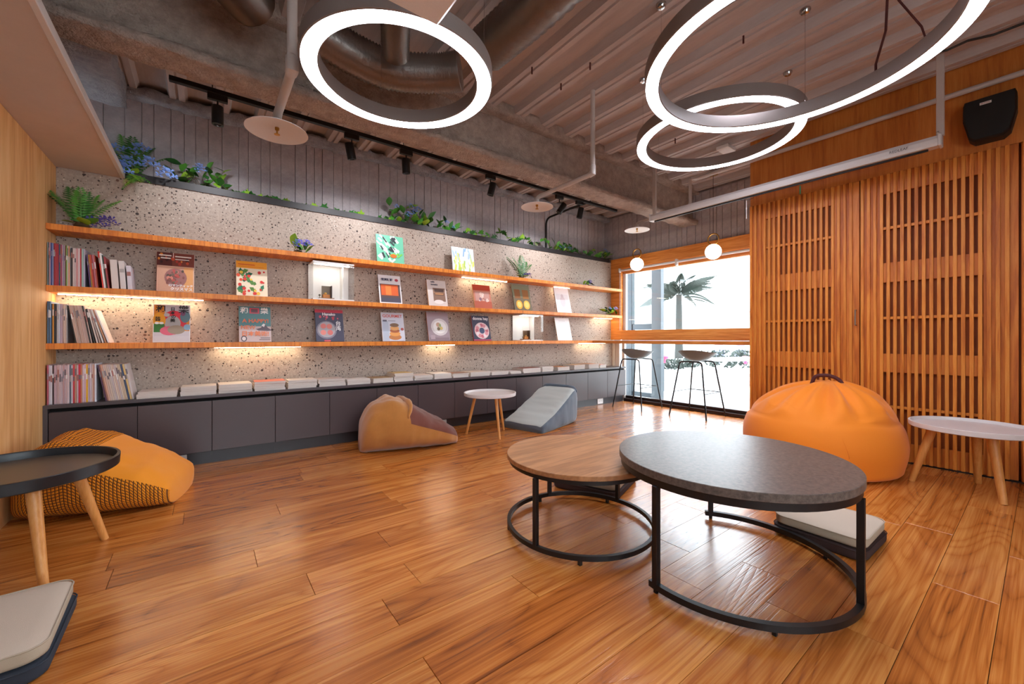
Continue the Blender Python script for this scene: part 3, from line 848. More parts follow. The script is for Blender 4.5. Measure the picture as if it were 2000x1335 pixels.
# speaker
sk = thing('loudspeaker', 'black wall loudspeaker with rounded lower corners above the slatted doors', 'speaker', (4.487, 0.235, 2.40))
out = [(-0.07, 0.0), (0.075, 0.0), (0.105, 0.03), (0.135, 0.16), (0.135, 0.27), (0.125, 0.30), (-0.125, 0.30), (-0.135, 0.27), (-0.135, 0.16), (-0.105, 0.03)]
out = [(p[0] * 0.92, p[1]) for p in out]
def extr(outline, x0, x1, taper=1.0):
    n = len(outline); cy = sum(p[0] for p in outline) / n; cz = sum(p[1] for p in outline) / n
    V = [(x1, p[0], p[1]) for p in outline] + [(x0, cy + (p[0] - cy) * taper, cz + (p[1] - cz) * taper) for p in outline]
    F = [tuple(range(n)), tuple(reversed(range(n, 2 * n)))] + [(i, n + i, n + (i + 1) % n, (i + 1) % n) for i in range(n)]
    return MB().add(V, F)
extr(out, -0.10, 0.0, 1.0).build('cabinet', M['black_plastic'], sk)
gr_ = extr(out, -0.125, -0.10, 0.93).build('grille', M['speaker_black'], sk)
MB().box(-0.128, -0.1251, -0.012, 0.042, 0.242, 0.258).build('badge', ink('#e8e2dc'), gr_)
text_mesh('SHOW', 0.014, ink('#b02a24'), gr_, (-0.1282, 0.015, 0.25), (PI / 2, 0, -PI / 2), name='badge_lettering', extr=0.0001)
# green tape on the wood wall
gt = MB().box(4.4815, 4.4845, 1.393, 1.402, 2.36, 2.44).build('tape_strip', M['tape'])
tag(gt, 'short green tape strip stuck above the slats', 'tape')
# ================================================================== SHELVES, BENCH, COUNTER
YS = 4.06
SH = [1.776, 1.358, 0.965]
for z, lab in zip(SH, ('topmost long orange wood wall shelf', 'middle long orange wood wall shelf', 'lowest long orange wood wall shelf running into the counter')):
    t = thing('wall_shelf', lab, 'shelf', (XL, YS, z - 0.041), group='long wood wall shelves')
    bl = (5.29 - XL) / 3 if z != SH[2] else (4.60 - XL) / 3
    for k in range(3):
        MB().cbox(k * bl + 0.0004, (k + 1) * bl - 0.0004, 0.0, YB - YS, 0, 0.041, 0.0015).build('board', M['shelf_wood'], t)
ct = thing('bar_counter', 'narrow orange wood bar counter along the window', 'counter', (4.60, 1.835, 0.925))
MB().cbox(0.0, XW - 4.60, 0.0, YB - 1.835, 0, 0.04, 0.002).build('counter_top', M['header_wood'], ct)
MB().box(0.02, XW - 4.60, 0.0, YB - 1.835, 0.0405, 0.0430).build('white_edge', M['white_paint'], ct)
# LED bars under the shelves
def led(label, u0, u1, z, y=4.235):
    a, b_ = ony(u0, 600, y).x, ony(u1, 600, y).x
    t = thing('led_bar', label, 'lamp', ((a + b_) / 2, y, z - 0.041 - 0.007), group='LED bars under the wall shelves')
    L_ = (b_ - a) / 2
    MB().cbox(-L_, L_, -0.012, 0.012, 0.003, 0.007, 0.0005).build('holder', M['white_metal'], t)
    MB().box(-L_ + 0.004, L_ - 0.004, -0.009, 0.009, 0.0, 0.003).build('diffuser', M['led'], t)
led('LED bar under the middle shelf over the upright magazines', 112, 398, SH[1])
led('LED bar under the lowest shelf left of centre', 418, 588, SH[2])
led('LED bar under the lowest shelf below the salad cover', 832, 888, SH[2])
led('LED bar under the top shelf above the red framed cover', 902, 990, SH[0])
led('LED bar under the top shelf near the window', 1082, 1112, SH[0])
led('LED bar under the middle shelf at its window end', 1160, 1195, SH[1])
led('LED bar under the lowest shelf at its window end', 1130, 1185, SH[2])
# bench cabinets
YF = 4.0
NB = 14; W0 = XL + 0.024; BW = (5.292 - W0) / NB
cab0 = None
cab_col = M['cabinet']
for k in range(NB):
    lab = '%s dark flat-front base cabinet from the left wall' % ORD[k]
    if cab0 is None:
        t = thing('base_cabinet', lab, 'cabinet', (W0, YF, 0), group='row of base cabinets under the bench top')
        b = MB()
        b.box(0.0, BW - 0.0005, 0.022, YB - YF - 0.002, 0.105, 0.505)
        b.build('carcass', M['dark'], t)
        MB().box(0.0, BW - 0.0005, 0.06, 0.075, 0.0, 0.105).build('toe_kick', M['toe'], t)
        MB().cbox(0.0016, BW - 0.0016, 0.0, 0.02, 0.107, 0.503, 0.0015).build('door', M['cabinet'], t)
        cab0 = t
    else:
        clone(cab0, (W0 + BW * k, YF, 0), label=lab)
bt = thing('bench_top', 'long dark bench top carrying the piles of magazines', 'worktop', (XL, YF - 0.004, 0.505))
MB().cbox(0.0, 5.292 - XL, 0.0, YB - YF + 0.003, 0.024, 0.047, 0.001).build('slab', M['cabinet_top'], bt)
MB().box(0.024, 5.292 - XL, 0.05, 0.07, 0.0, 0.024).build('shadow_gap', M['dark'], bt)
MB().cbox(0.0, 0.022, 0.0, YB - YF, -0.505, 0.0235, 0.001).build('end_panel', M['cabinet_top'], bt)
ZB = 0.552
# power outlets in the toe kick
for u, lab in ((345, 'white double power outlet in the toe kick beside the amber bean bag'), (866, 'white power outlet behind the brown bean bag'), (1172, 'white power outlet in the toe kick near the window')):
    px = ony(u if u != 866 else 862, 880, 4.058).x
    t = thing('power_outlet', lab, 'outlet', (px, 4.0595, 0.012), group='power outlets in the toe kick')
    MB().cbox(-0.062, 0.062, -0.008, 0.0, 0.0, 0.078, 0.002).build('plate', M['outlet'], t)
    for sx in (-0.022, 0.022):
        so_ = MB().cbox(sx - 0.015, sx + 0.015, -0.0095, -0.008, 0.020, 0.058, 0.0005).build('socket', M['outlet'], t)
        for sy in (-0.006, 0.006):
            MB().box(sx + sy - 0.0012, sx + sy + 0.0012, -0.0098, -0.0094, 0.034, 0.05).build('slot', M['dark'], so_)
# planter trough above the terrazzo
pt = thing('planter_trough', 'long dark planter trough on top of the terrazzo wall', 'planter', (-0.50, YB, 2.231))
MB().cbox(0.0, 5.75, -0.012, 0.0, -0.004, 0.055, 0.001).build('front_lip', M['planter'], pt)
MB().box(0.0, 5.75, 0.0, 0.19, 0.0, 0.02).build('tray', M['planter'], pt)

# ================================================================== TABLES
def table_leg(t, x, y, z0, z1, w=0.022):
    a = math.atan2(y, x)
    b = MB().cbox(-w / 2, w / 2, -w / 2, w / 2, z0, z1, 0.0015)
    return b.build('leg', M['black_metal'], t, loc=(x, y, 0), rot=(0, 0, a))
def ring_bar(t, name, r, z0, z1, w, a0, a1, n=72):
    closed = abs(a1 - a0) > 6.28
    b = MB(); pts = []
    k = n if closed else n + 1
    V = []; F = []
    for i in range(k):
        a = a0 + (a1 - a0) * i / n
        for rr, zz in ((r - w, z0), (r, z0), (r, z1), (r - w, z1)):
            V.append((rr * math.cos(a), rr * math.sin(a), zz))
    for i in range(n):
        j = (i + 1) % k
        for q in range(4):
            F.append((i * 4 + q, j * 4 + q, j * 4 + (q + 1) % 4, i * 4 + (q + 1) % 4))
    if not closed:
        F.append((0, 1, 2, 3)); F.append(tuple(reversed([(k - 1) * 4 + q for q in range(4)])))
    b.add(V, F)
    return b.build(name, M['black_metal'], t, smooth=True, angle=40)
# large stone-top table
t = thing('coffee_table', 'large round coffee table with grey stone top and open black ring base', 'table', (1.866, 0.859, 0))
RB = 0.469
b = MB(); b.lathe([(0.0, 0.448), (RB - 0.002, 0.448), (RB, 0.45), (RB, 0.478), (RB - 0.002, 0.48), (0.0, 0.48)], 96)
b.build('table_top', M['stone_top'], t, smooth=True, angle=30)
ring_bar(t, 'apron_ring', RB - 0.008, 0.418, 0.448, 0.022, 0, 2 * PI)
C0 = Vector((1.866, 0.859))
def leg_angle(u, v, c):
    p = onz(u, v, 0.02); return math.atan2(p.y - c.y, p.x - c.x)
aL = leg_angle(1283, 1146, C0); aB = leg_angle(1391, 1012, C0); aR = leg_angle(1690, 1190, C0)
a_start, a_end = aL, aB
if a_end < a_start: a_end += 2 * PI
# the open arc is on the side of the small table: run the other way round
run0, run1 = aB + 0.06, aL - 0.06
if run0 < run1: run0 += 2 * PI
ring_bar(t, 'base_ring', RB, 0.016, 0.040, 0.022, run1, run0) if False else ring_bar(t, 'base_ring', RB, 0.016, 0.040, 0.022, run0 - 2 * PI, run1) if (run0 - run1) < PI else ring_bar(t, 'base_ring', RB, 0.016, 0.040, 0.022, run1, run0)
for a in (aL, aB, aR):
    table_leg(t, (RB - 0.012) * math.cos(a), (RB - 0.012) * math.sin(a), 0.030, 0.42, 0.024)
for a in (aL, aB, aR, aR + 0.9, aR - 0.9):
    MB().cbox(-0.007, 0.007, -0.007, 0.007, 0.0, 0.018, 0.001).build('foot', M['black_plastic'], t, loc=((RB - 0.011) * math.cos(a), (RB - 0.011) * math.sin(a), 0))
# small wood-top table
t = thing('coffee_table', 'smaller round coffee table with wood top and full black ring base', 'table', (1.59, 1.497, 0))
RS = 0.386
b = MB(); b.lathe([(0.0, 0.372), (RS - 0.002, 0.372), (RS, 0.374), (RS, 0.393), (RS - 0.002, 0.395), (0.0, 0.395)], 96)
b.build('table_top', M['table_wood'], t, smooth=True, angle=30)
ring_bar(t, 'apron_ring', RS - 0.012, 0.350, 0.372, 0.022, 0, 2 * PI)
ring_bar(t, 'base_ring', RS, 0.022, 0.044, 0.018, 0, 2 * PI)
C1 = Vector((1.59, 1.497))
for u, v in ((1054, 1068), (1071, 967)):
    a = leg_angle(u, v, C1)
    table_leg(t, (RS - 0.011) * math.cos(a), (RS - 0.011) * math.sin(a), 0.03, 0.352, 0.022)
table_leg(t, (RS - 0.011) * math.cos(0.12), (RS - 0.011) * math.sin(0.12), 0.03, 0.352, 0.022)
for a in (0.3, 1.45, 2.6, 3.9, 5.1):
    MB().cbox(-0.008, 0.008, -0.008, 0.008, 0.0, 0.024, 0.001).build('foot', M['black_plastic'], t, loc=((RS - 0.01) * math.cos(a), (RS - 0.01) * math.sin(a), 0))
# tray-top side tables
def tray_table(label, c, z, r, feet, m_rim, m_in, m_leg, r_in=0.12, lr=(0.017, 0.011), rim=0.035):
    t = thing('tray_table', label, 'table', (c[0], c[1], 0))
    b = MB(); b.lathe([(0.0, z - rim), (r - 0.006, z - rim), (r, z - rim + 0.004), (r + 0.003, z - 0.002), (r + 0.001, z), (r - 0.009, z), (r - 0.011, z - 0.004), (r - 0.013, z - rim + 0.014)], 72)
    tr_ = b.build('tray_rim', m_rim, t, smooth=True, angle=35)
    b = MB(); b.lathe([(r - 0.012, z - rim + 0.012), (r - 0.0125, z - rim + 0.0145), (0.0, z - rim + 0.0145)], 72); b.build('tray_floor', m_in, tr_, smooth=True, angle=35)
    for fx, fy in feet:
        d = Vector((fx - c[0], fy - c[1])); dn = d.normalized()
        top = dn * max(r_in, d.length * 0.62)
        b = MB(); b.tube([(top.x, top.y, z - rim), (d.x, d.y, 0.0)], [lr[0], lr[1]], 16)
        b.build('leg', m_leg, t, smooth=True)
    return t
tray_table('small white tray-top side table with three wood legs by the cabinets', (2.364, 3.49), 0.44, 0.268, [(2.176, 3.652), (2.317, 3.251), (2.598, 3.569)], M['tray_white'], M['tray_white'], M['leg_wood'])
tray_table('white tray-top side table with wood legs in front of the slatted doors', (4.0, 0.285), 0.435, 0.30, [(3.953, 0.566), (4.249, 0.278), (3.825, 0.147)], M['tray_white'], M['tray_white'], M['leg_wood'], lr=(0.026, 0.018))
tray_table('black tray-top side table with pale wood legs at the left edge', (-0.65, 2.675), 0.452, 0.325, [(-0.396, 2.832), (-0.512, 2.422), (-0.93, 2.76)], M['tray_black'], M['tray_inner'], M['leg_wood'], lr=(0.024, 0.015), rim=0.05)
# ================================================================== BAR STOOLS
def stool(label, c):
    t = thing('bar_stool', label, 'stool', (c[0], c[1], 0), group='bar stools at the counter')
    # seat shell: shallow dish, raised at the back (-x)
    nu, nv = 28, 9
    b = MB(); V = []; F = []
    for side in (0, 1):
        for j in range(nv):
            s = j / (nv - 1)
            for i in range(nu):
                a = 2 * PI * i / nu
                rx, ry = 0.185 * s, 0.24 * s
                x = rx * math.cos(a); y_ = ry * math.sin(a)
                back = max(0.0, -math.cos(a))
                z = 0.71 + 0.105 * s ** 2.2 + 0.035 * back ** 1.5 * s ** 3
                if side: z -= 0.010 * (1 - 0.6 * s ** 6)
                V.append((x, y_, z))
    for side in (0, 1):
        o_ = side * nu * nv
        for j in range(nv - 1):
            for i in range(nu):
                f = (o_ + j * nu + i, o_ + j * nu + (i + 1) % nu, o_ + (j + 1) * nu + (i + 1) % nu, o_ + (j + 1) * nu + i)
                F.append(f if side else tuple(reversed(f)))
    e = (nv - 1) * nu
    for i in range(nu):
        F.append((e + i, e + (i + 1) % nu, nu * nv + e + (i + 1) % nu, nu * nv + e + i))
    b.add(V, F); b.build('seat_shell', M['stool_shell'], t, smooth=True, angle=50)
    for sx in (-1, 1):
        for sy in (-1, 1):
            path = bent([(sx * 0.16, 0.0, 0.700), (sx * 0.16, sy * 0.145, 0.700), (sx * 0.242, sy * 0.245, 0.0)], 0.05)
            MB().tube(path, 0.0095, 10).build('leg', M['black_metal'], t, smooth=True)
    q = 0.31; f = 1 - q / 0.700
    lx = lambda z: 0.16 + (0.242 - 0.16) * (1 - z / 0.700); ly = lambda z: 0.145 + (0.245 - 0.145) * (1 - z / 0.700)
    MB().tube([(lx(q), -ly(q), q), (lx(q), ly(q), q)], 0.006, 8).build('foot_rail', M['black_metal'], t, smooth=True)
    for sy in (-1, 1):
        MB().tube([(-lx(q), sy * ly(q), q), (lx(q), sy * ly(q), q)], 0.006, 8).build('foot_rail', M['black_metal'], t, smooth=True)
stool('dark bar stool with thin black legs nearer the cabinets', (4.99, 3.57))
stool('dark bar stool with thin black legs in front of the middle of the window', (5.065, 2.715))

# ================================================================== BEAN BAGS, CUSHIONS
def loft_bag(label, c, rz, L_, prof, m_side, m_top, top_range, sup=2.6, wr=0.012, seed=1, nloop=56, ns=46, group='bean bag loungers', half_top=0.72, cap_s=0.0, fold=None, roll=None):
    """prof(s) -> (half width, height, base lift); s from low front (0, at +x) to back (1, at -x)"""
    t = thing('bean_bag', label, 'bean bag', (c[0], c[1], 0), rz=rz, group=group)
    V = []; uv = []; off = Vector((seed * 5.3, seed * 2.1, 0))
    def pt(s, a):
        w, h, xx = prof(s)
        ca, sa = math.cos(a), math.sin(a)
        y_ = w * math.copysign(abs(ca) ** (2 / sup), ca)
        zz = math.copysign(abs(sa) ** (2 / sup), sa)
        z = h / 2 + h / 2 * zz
        if z < 0.012: z = 0.0 + max(0, z) * 0.3
        p = Vector((xx, y_, z))
        q = p * 9 + off
        d = mnoise.noise(q) * wr + mnoise.noise(q * 2.6) * wr * 0.45
        if z > 0.02:
            p += Vector((0.2, ca, max(0, sa))) * d
            if fold: p += Vector((0, 0.3 * ca, 0.8)) * fold(s, a, p)
        return p
    for i in range(ns + 1):
        s = i / ns
        run = 0.0; prev = None
        for j in range(nloop):
            p = pt(s, 2 * PI * j / nloop)
            if prev is not None: run += (p - prev).length
            prev = p
            V.append(p); uv.append((p.x, run))
    tops, sides = [], []
    for i in range(ns):
        for j in range(nloop):
            f = (i * nloop + j, (i + 1) * nloop + j, (i + 1) * nloop + (j + 1) % nloop, i * nloop + (j + 1) % nloop)
            a = 2 * PI * (j + 0.5) / nloop; s = (i + 0.5) / ns
            (tops if ((top_range[0] <= s <= top_range[1] and math.sin(a) > half_top) or s < cap_s) else sides).append(f)
    (tops if cap_s else sides).append(tuple(range(nloop))); sides.append(tuple(reversed([ns * nloop + j for j in range(nloop)])))
    for nm, fs, m in (('cover', sides, m_side), ('top_panel', tops, m_top)):
        used = sorted({k for f in fs for k in f}); mp = {k: n for n, k in enumerate(used)}
        b = MB(); b.add([V[k] for k in used], [tuple(mp[k] for k in f) for f in fs]); b.uv = [uv[k] for k in used]
        b.build(nm, m, t, smooth=True, angle=180)
    if roll:
        rs_, rad_, a0_, a1_, m_, wig = roll
        pts = []; rads = []
        for k in range(25):
            q = k / 24; a = a0_ + (a1_ - a0_) * q
            p = pt(rs_ + wig * math.sin(q * 7.0), a); pts.append(p + Vector((0.0, 0.0, rad_ * 0.35))); rads.append(rad_ * (0.35 + 0.65 * math.sin(PI * min(1, max(0.02, q)))) * (1 + 0.15 * math.sin(q * 23)))
        MB().tube(pts, rads, 12).build('rolled_edge', m_, t, smooth=True, angle=180)
    return t
def lerp_prof(keys, L_):
    K = np.array(keys); S = np.linspace(0, 1, 401)
    cols = []
    for c in (1, 2, 3):
        y_ = np.interp(S, K[:, 0], K[:, c]); pad = np.concatenate([2 * y_[0] - y_[24:0:-1], y_, 2 * y_[-1] - y_[-2:-26:-1]])
        sm = np.convolve(pad, np.hanning(49) / np.hanning(49).sum(), 'same')[24:-24]
        w = np.clip(np.minimum(S, 1 - S) / 0.07, 0, 1)      # keep the tight ends as given
        cols.append(y_ * (1 - w) + sm * w)
    def f(s):
        return (float(np.interp(s, S, cols[0])), float(np.interp(s, S, cols[1])), L_ / 2 - float(np.interp(s, S, cols[2])) * L_)
    return f
# keys: s, half width, height, x fraction
def crumple(s, a, p):
    if s < 0.55 or math.sin(a) < 0: return 0.0
    return 0.010 * math.sin(p.y * 38 + p.x * 20) * min(1, (s - 0.55) / 0.2) * math.sin(a)
bag_prof = [(0.0, 0.06, 0.02, 0.0), (0.012, 0.18, 0.08, 0.002), (0.05, 0.27, 0.145, 0.02), (0.2, 0.305, 0.235, 0.17), (0.45, 0.325, 0.345, 0.44), (0.65, 0.315, 0.415, 0.62), (0.8, 0.285, 0.445, 0.76), (0.92, 0.25, 0.38, 0.91), (0.98, 0.20, 0.26, 0.985), (1.0, 0.08, 0.12, 1.0)]
loft_bag('amber bean bag lounger with dark-gridded knit sides at the left', (-0.45, 3.455), math.radians(-13), 0.72, lerp_prof(bag_prof, 0.72), M['knit'], M['bean_yellow'], (0.02, 0.55), sup=3.2, seed=2, half_top=0.35, cap_s=0.04, fold=crumple)
bag_prof2 = [(0.0, 0.05, 0.02, 0.0), (0.012, 0.14, 0.07, 0.002), (0.05, 0.21, 0.125, 0.02), (0.2, 0.27, 0.22, 0.17), (0.45, 0.30, 0.36, 0.44), (0.62, 0.30, 0.44, 0.60), (0.75, 0.285, 0.47, 0.72), (0.9, 0.25, 0.40, 0.90), (0.98, 0.20, 0.26, 0.985), (1.0, 0.08, 0.12, 1.0)]
bb = loft_bag('tan suede bean bag lounger with a maroon seat panel by the cabinets', (1.53, 3.625), math.radians(-11), 0.88, lerp_prof(bag_prof2, 0.88), M['tan'], M['maroon'], (0.012, 0.56), sup=2.9, seed=3, half_top=0.12, fold=crumple, wr=0.016, roll=(0.57, 0.026, 0.25, PI - 0.25, M['tan'], 0.025))
bag_prof3 = [(0.0, 0.255, 0.075, 0.0), (0.02, 0.27, 0.085, 0.003), (0.3, 0.275, 0.18, 0.3), (0.6, 0.27, 0.30, 0.58), (0.8, 0.26, 0.385, 0.78), (0.92, 0.245, 0.415, 0.90), (0.98, 0.22, 0.38, 0.98), (1.0, 0.17, 0.25, 1.0)]
loft_bag('pale grey wedge bean bag with slate sides next to the white tray table', (3.14, 3.52), math.radians(14) + PI, 0.82, lerp_prof(bag_prof3, 0.82), M['bean_blue'], M['bean_grey'], (0.0, 0.90), sup=7.0, seed=4, half_top=0.62, wr=0.008, roll=(0.93, 0.022, 0.3, PI - 0.3, M['bean_blue'], 0.02), fold=lambda s, a, p: 0.006 * math.sin(p.x * 70 + 4 * p.y) * max(0, s - 0.45) if math.sin(a) > 0.3 else 0.0)
# big round orange bean bag
t = thing('bean_bag', 'huge round orange bean bag with a handle loop against the slatted doors', 'bean bag', (3.925, 1.085, 0))
n, kz = 96, 40
b = MB(); V = []; F = []
for i in range(kz + 1):
    s = i / kz
    if s < 0.12: r = 0.40 + 0.10 * math.sin(s / 0.12 * PI / 2); z = 0.002 + 0.05 * (s / 0.12) ** 2
    else:
        q = (s - 0.12) / 0.88
        z = 0.052 + 0.60 * q ** 0.92
        r = 0.525 * max(0.0, 1 - abs((q - 0.22) / 0.80) ** 2.15) ** 0.62 if q > 0.22 else 0.50 + 0.025 * math.sin(q / 0.22 * PI / 2)
        r = max(r, 0.05)
    for j in range(n):
        a = 2 * PI * j / n
        top = max(0.0, (s - 0.62) / 0.38)
        low = max(0.0, 1 - abs(s - 0.66) / 0.16)
        pl = math.sin(a * 14 + 1.6 * math.sin(a * 3) + s * 3) * 0.045 * top + math.sin(a * 7 + 2) * 0.02 * top
        rr = r * (1 + 0.03 * math.cos(a - 2.2)) + pl * (0.4 + r)
        nn = mnoise.noise(Vector((math.cos(a) * 2.2, math.sin(a) * 2.2, z * 14))) * 0.035 * low
        rr *= 1 - 0.03 * math.exp(-((s - 0.60) / 0.025) ** 2) * (0.5 + 0.5 * math.sin(3 * a + 1)) - 0.025 * math.exp(-((s - 0.70) / 0.02) ** 2) * (0.5 + 0.5 * math.sin(4 * a + 3))
        nn += 0.035 * top * (1 - top) * 4 * math.sin(a * 11 + 2.2 * math.sin(a * 2) + s * 4) * 0.7
        V.append((rr * math.cos(a) + 0.02 * top, rr * math.sin(a) - 0.05 * top, max(0.0, z + nn + 0.012 * top * math.sin(a * 5))))
for i in range(kz):
    for j in range(n):
        F.append((i * n + j, i * n + (j + 1) % n, (i + 1) * n + (j + 1) % n, (i + 1) * n + j))
F.append(tuple(reversed(range(n)))); F.append(tuple(kz * n + j for j in range(n)))
b.add(V, F); cv_ = b.build('cover', M['bean_orange'], t, smooth=True, angle=180)
b = MB(); b.tube(bent([(-0.03, 0.05, 0.63), (-0.03, 0.03, 0.70), (-0.02, -0.06, 0.71), (-0.02, -0.13, 0.68), (-0.02, -0.16, 0.61)], 0.05), 0.014, 10); b.build('handle_loop', M['dark_red'], cv_, smooth=True)
b = MB(); sp = []
for k in range(18):
    z = 0.06 + 0.36 * k / 17
    q = (z - 0.052) / 0.60; rr = 0.528 * max(0.0, 1 - abs((q - 0.22) / 0.80) ** 2.15) ** 0.62 if q > 0.22 else 0.512
    a = -2.62 + 0.05 * math.sin(k * 0.3); rr *= (1 + 0.03 * math.cos(a - 2.2))
    sp.append((rr * math.cos(a), rr * math.sin(a), z))
b.tube(sp, 0.003, 6); b.build('seam', M['bean_orange'], cv_, smooth=True)
# floor cushions
def cushion(label, c, z, rz, w, d, h, m_top, m_side, group='flat floor cushions'):
    t = thing('floor_cushion', label, 'cushion', (c[0], c[1], z), rz=rz, group=group)
    rc = 0.05; n = 6; out = []
    for sx, sy, a0 in ((1, 1, 0), (-1, 1, PI / 2), (-1, -1, PI), (1, -1, 1.5 * PI)):
        for k in range(n + 1):
            a = a0 + PI / 2 * k / n
            out.append((sx * (w / 2 - rc) + rc * math.cos(a), sy * (d / 2 - rc) + rc * math.sin(a)))
    m = len(out)
    lv = [(0.0, -0.010), (0.006, -0.002), (0.014, 0.0), (h - 0.014, 0.0), (h - 0.006, -0.002)]
    def ring_(off): return [(x_ * (1 + 2 * off / w), y_ * (1 + 2 * off / d)) for x_, y_ in out]
    V = []; F = []
    for z_, off in lv:
        V += [(x_, y_, z_) for x_, y_ in ring_(off)]
    for i in range(len(lv) - 1):
        for j in range(m): F.append((i * m + j, i * m + (j + 1) % m, (i + 1) * m + (j + 1) % m, (i + 1) * m + j))
    F.append(tuple(reversed(range(m))))
    MB().add(V, F).build('side_band', m_side, t, smooth=True, angle=60)
    V = []; F = []
    tl = [(h - 0.006, -0.002), (h - 0.001, -0.010), (h + 0.002, -0.05), (h + 0.004, -0.12)]
    for z_, off in tl: V += [(x_, y_, z_) for x_, y_ in ring_(off)]
    for i in range(len(tl) - 1):
        for j in range(m): F.append((i * m + j, i * m + (j + 1) % m, (i + 1) * m + (j + 1) % m, (i + 1) * m + j))
    F.append(tuple((len(tl) - 1) * m + j for j in range(m)))
    tc_ = MB().add(V, F).build('top_cover', m_top, t, smooth=True, angle=60)
    V = [(x_, y_, h - 0.004) for x_, y_ in ring_(0.0005)]
    MB().tube(V, 0.0025, 6, closed=True).build('piping', m_side, tc_, smooth=True)
    return t
CH = 0.048
for c, rz, who, md, dn in (((-0.60, 1.99), math.radians(1), 'at the lower left corner', M['navy_cush'], 'dark navy'), ((2.52, 0.662), math.radians(-2), 'behind the large table', M['brown_cush'], 'dark brown'),
                           ((2.145, 1.87), math.radians(20), 'behind the small table', M['brown_cush'], 'dark brown')):
    w_ = 0.44 if who != 'behind the large table' else 0.37
    cushion('%s floor cushion, lower one of the pair %s' % (dn, who), c, 0.0, rz, w_ + 0.01, w_ + 0.01, CH, md, md)
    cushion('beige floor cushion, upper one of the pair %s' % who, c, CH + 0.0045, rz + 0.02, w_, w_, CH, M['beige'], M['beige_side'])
# ================================================================== MAGAZINES ON DISPLAY
def shapes_mesh(shapes, w, h, y0=-0.0003):
    """flat print: list of ('r',u0,v0,u1,v1,col) ('e',u,v,ru,rv,col) ('p',[(u,v)..],col)"""
    b = MB(); mats = []; idx = {}
    for k, sh in enumerate(shapes):
        col = sh[-1]
        if col not in idx: idx[col] = len(mats); mats.append(ink(col))
        if sh[0] == 'r': pts = [(sh[1], sh[2]), (sh[3], sh[2]), (sh[3], sh[4]), (sh[1], sh[4])]
        elif sh[0] == 'e':
            pts = [(sh[1] + sh[3] * math.cos(2 * PI * q / 20), sh[2] + sh[4] * math.sin(2 * PI * q / 20)) for q in range(20)]
        else: pts = sh[1]
        pts = [(min(1, max(0, u)), min(1, max(0, v))) for u, v in pts]
        b.add([((u - 0.5) * w, y0 - 0.00012 * k, v * h) for u, v in pts], [tuple(range(len(pts)))], idx[col])
    return b, mats
def magazine(name, label, cat, px, shelf_z, base_y, lean, thick, cover, shapes, texts, group, spine='#6b5a52', dx=0.0):
    u0, u1, v0, v1 = px
    a = ony(u0, v1, base_y); b_ = ony(u1, v1, base_y)
    w = b_.x - a.x
    top = ony((u0 + u1) / 2, v0, base_y + 0.05)
    h = max(0.2, (top.z - shelf_z) / math.cos(lean))
    t = thing(name, label, cat, ((a.x + b_.x) / 2, base_y, shelf_z + thick * math.sin(lean) + 0.0005), group=group)
    t.rotation_euler = (-lean, 0, 0)
    bm_ = MB(); bm_.cbox(-w / 2, w / 2, 0.0, thick, 0.0, h, 0.0008); cb_ = bm_.build('cover_board', ink(cover), t)
    if cat == 'magazine':
        MB().box(-w / 2 + 0.002, w / 2 + 0.0008, 0.0012, thick - 0.0012, 0.0008, h + 0.0008).build('pages', M['paper'], t)
        MB().box(-w / 2 - 0.0006, -w / 2 + 0.0015, 0.0, thick, 0.0, h).build('spine', ink(spine), t)
    if shapes:
        sm, mats = shapes_mesh(shapes, w, h); sm.build('cover_print', mats, cb_)
    for s_, u, v, size, col, bold in texts:
        text_mesh(s_, size * h, ink(col), cb_, ((u - 0.5) * w, -0.0045, v * h), (PI / 2, 0, 0), name='lettering', extr=0.0002, bold=bold * h)
    return t
GM2 = 'magazines displayed on the middle shelf'; GM3 = 'magazines displayed on the lowest shelf'
r5 = random.Random(5)
def scatter(n, cols, box, rs, seed, asp=1.0):
    r = random.Random(seed); out = []
    for k in range(n):
        s_ = r.uniform(*rs)
        out.append(('e', r.uniform(box[0], box[2]), r.uniform(box[1], box[3]), s_, s_ * asp, r.choice(cols)))
    return out
def strokes(n, cols, box, seed, lw=(0.02, 0.05), ll=(0.05, 0.2), ang=None):
    r = random.Random(seed); out = []
    for k in range(n):
        u, v = r.uniform(box[0], box[2]), r.uniform(box[1], box[3]); a = ang + r.uniform(-0.3, 0.3) if ang is not None else r.uniform(0, PI)
        l, wd = r.uniform(*ll), r.uniform(*lw); c, s_ = math.cos(a), math.sin(a)
        out.append(('p', [(u - c * l - s_ * wd, v - s_ * l + c * wd), (u + c * l - s_ * wd, v + s_ * l + c * wd), (u + c * l + s_ * wd, v + s_ * l - c * wd), (u - c * l + s_ * wd, v - s_ * l - c * wd)], r.choice(cols)))
    return out
YM = 4.125; LN = 0.24
